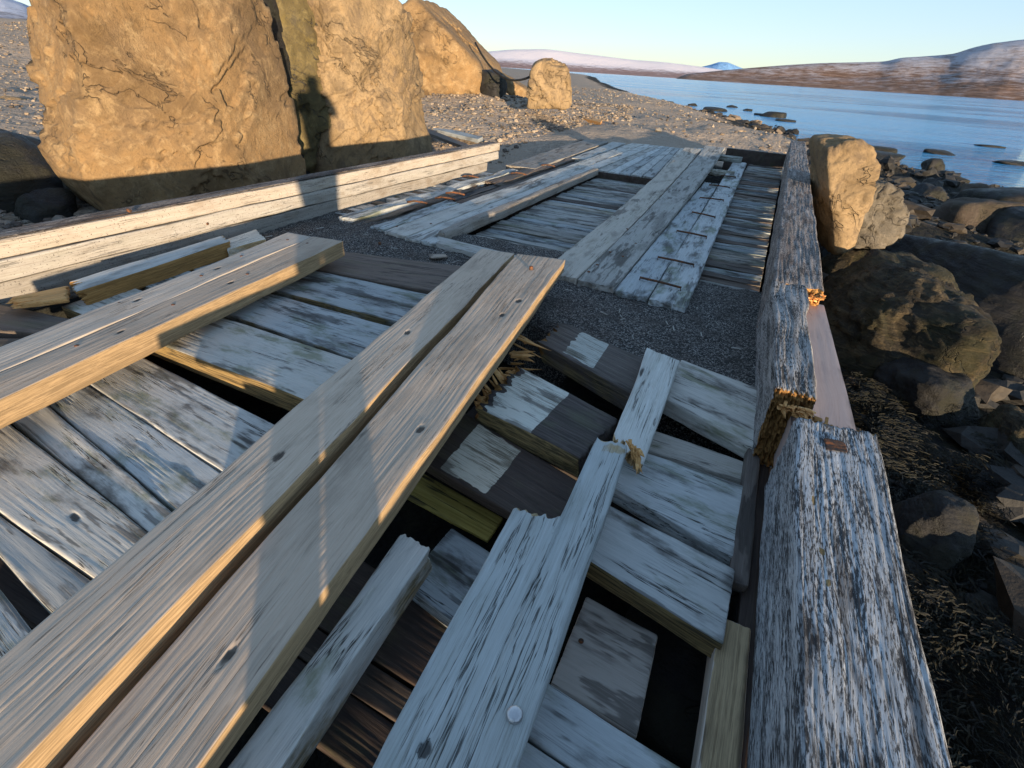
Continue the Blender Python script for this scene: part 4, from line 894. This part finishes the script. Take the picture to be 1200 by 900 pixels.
rail = board('edge_timber', [(.225, 1.12), (.225, .3), (.315, .3), (.315, 1.12)], -.05, .12, W['brown'], world=True, side=(0, 0), label='orange lit upright timber squeezed between planks and near beam', cat='timber', spots=[(.2, .5, .5, .05, 'fresh', .9)], **ck)
board('bearer', [(-1.1, 2.0), (.3, 1.7), (.3, 1.55), (-1.1, 1.85)], -.26, .14, W['wet'], world=True, dl=.04, dw=.02, label='black bearer timber deep below the right planks', cat='timber')
rock('rock', P(700, 480, -.42), (.4, .35, .15), 301, R_dark, 'black rock seen down the gap between the sleepers', sub=4)
rock('rock', P(790, 800, -.35), (.22, .3, .14), 302, R_dark, 'black porous rock in the hole right of the stained board', sub=5)
rock('rock', P(260, 440, -.4), (.4, .35, .12), 303, R_dark, 'black rock in the dark gap of the left deck', sub=4)

# ================================================================ PHOTOGRAPHER (casts the long shadow), standing behind the camera
def person():
    K_ = 1.22
    f = np.array([-.44, .9, 0.]); s = np.array([.9, .44, 0.]); O = np.array([.20, -.42, 0.])
    J = {'pel': (0, 0, .92, .15), 'spn': (0, 0, 1.12, .15), 'chs': (0, .02, 1.32, .17), 'nek': (0, .03, 1.47, .07), 'hd': (0, .05, 1.56, .085), 'hdt': (0, .05, 1.68, .085),
         'hL': (-.10, 0, .86, .10), 'kL': (-.085, .03, .5, .075), 'aL': (-.08, 0, .1, .055), 'fL': (-.14, .14, .05, .045), 'hR': (.10, 0, .86, .10), 'kR': (.085, .03, .5, .075), 'aR': (.08, 0, .1, .055), 'fR': (.14, .14, .05, .045),
         'sL': (-.19, .02, 1.38, .075), 'eL': (-.26, .12, 1.16, .06), 'wL': (-.10, .33, 1.26, .04), 'mL': (-.06, .38, 1.28, .035), 'sR': (.19, .02, 1.38, .075), 'eR': (.26, .12, 1.16, .06), 'wR': (.12, .33, 1.26, .04), 'mR': (.08, .38, 1.28, .035)}
    ks = list(J); E_ = [('pel', 'spn'), ('spn', 'chs'), ('chs', 'nek'), ('nek', 'hd'), ('hd', 'hdt'), ('pel', 'hL'), ('hL', 'kL'), ('kL', 'aL'), ('aL', 'fL'), ('pel', 'hR'), ('hR', 'kR'), ('kR', 'aR'), ('aR', 'fR'),
         ('chs', 'sL'), ('sL', 'eL'), ('eL', 'wL'), ('wL', 'mL'), ('chs', 'sR'), ('sR', 'eR'), ('eR', 'wR'), ('wR', 'mR')]
    me = bpy.data.meshes.new('person'); me.from_pydata([tuple(O+s*J[k][0]+f*J[k][1]+np.array([0, 0, J[k][2]*1.05])) for k in ks], [(ks.index(a), ks.index(b)) for a, b in E_], [])
    o = bpy.data.objects.new('person', me); link(o); sk = o.modifiers.new('skin', 'SKIN')
    for i, k in enumerate(ks): me.skin_vertices[0].data[i].radius = (J[k][3]*K_,)*2; me.skin_vertices[0].data[i].use_root = (k == 'pel')
    ss = o.modifiers.new('sub', 'SUBSURF'); ss.levels = 2; ss.render_levels = 2
    me.materials.append(plain('dark_blue_coat', (.03, .04, .07)))
    tag(o, 'standing person in dark winter clothing holding a phone with both hands behind the viewpoint', 'person')
person()
for o in bpy.data.objects:
    if '_L' in o: del o['_L']
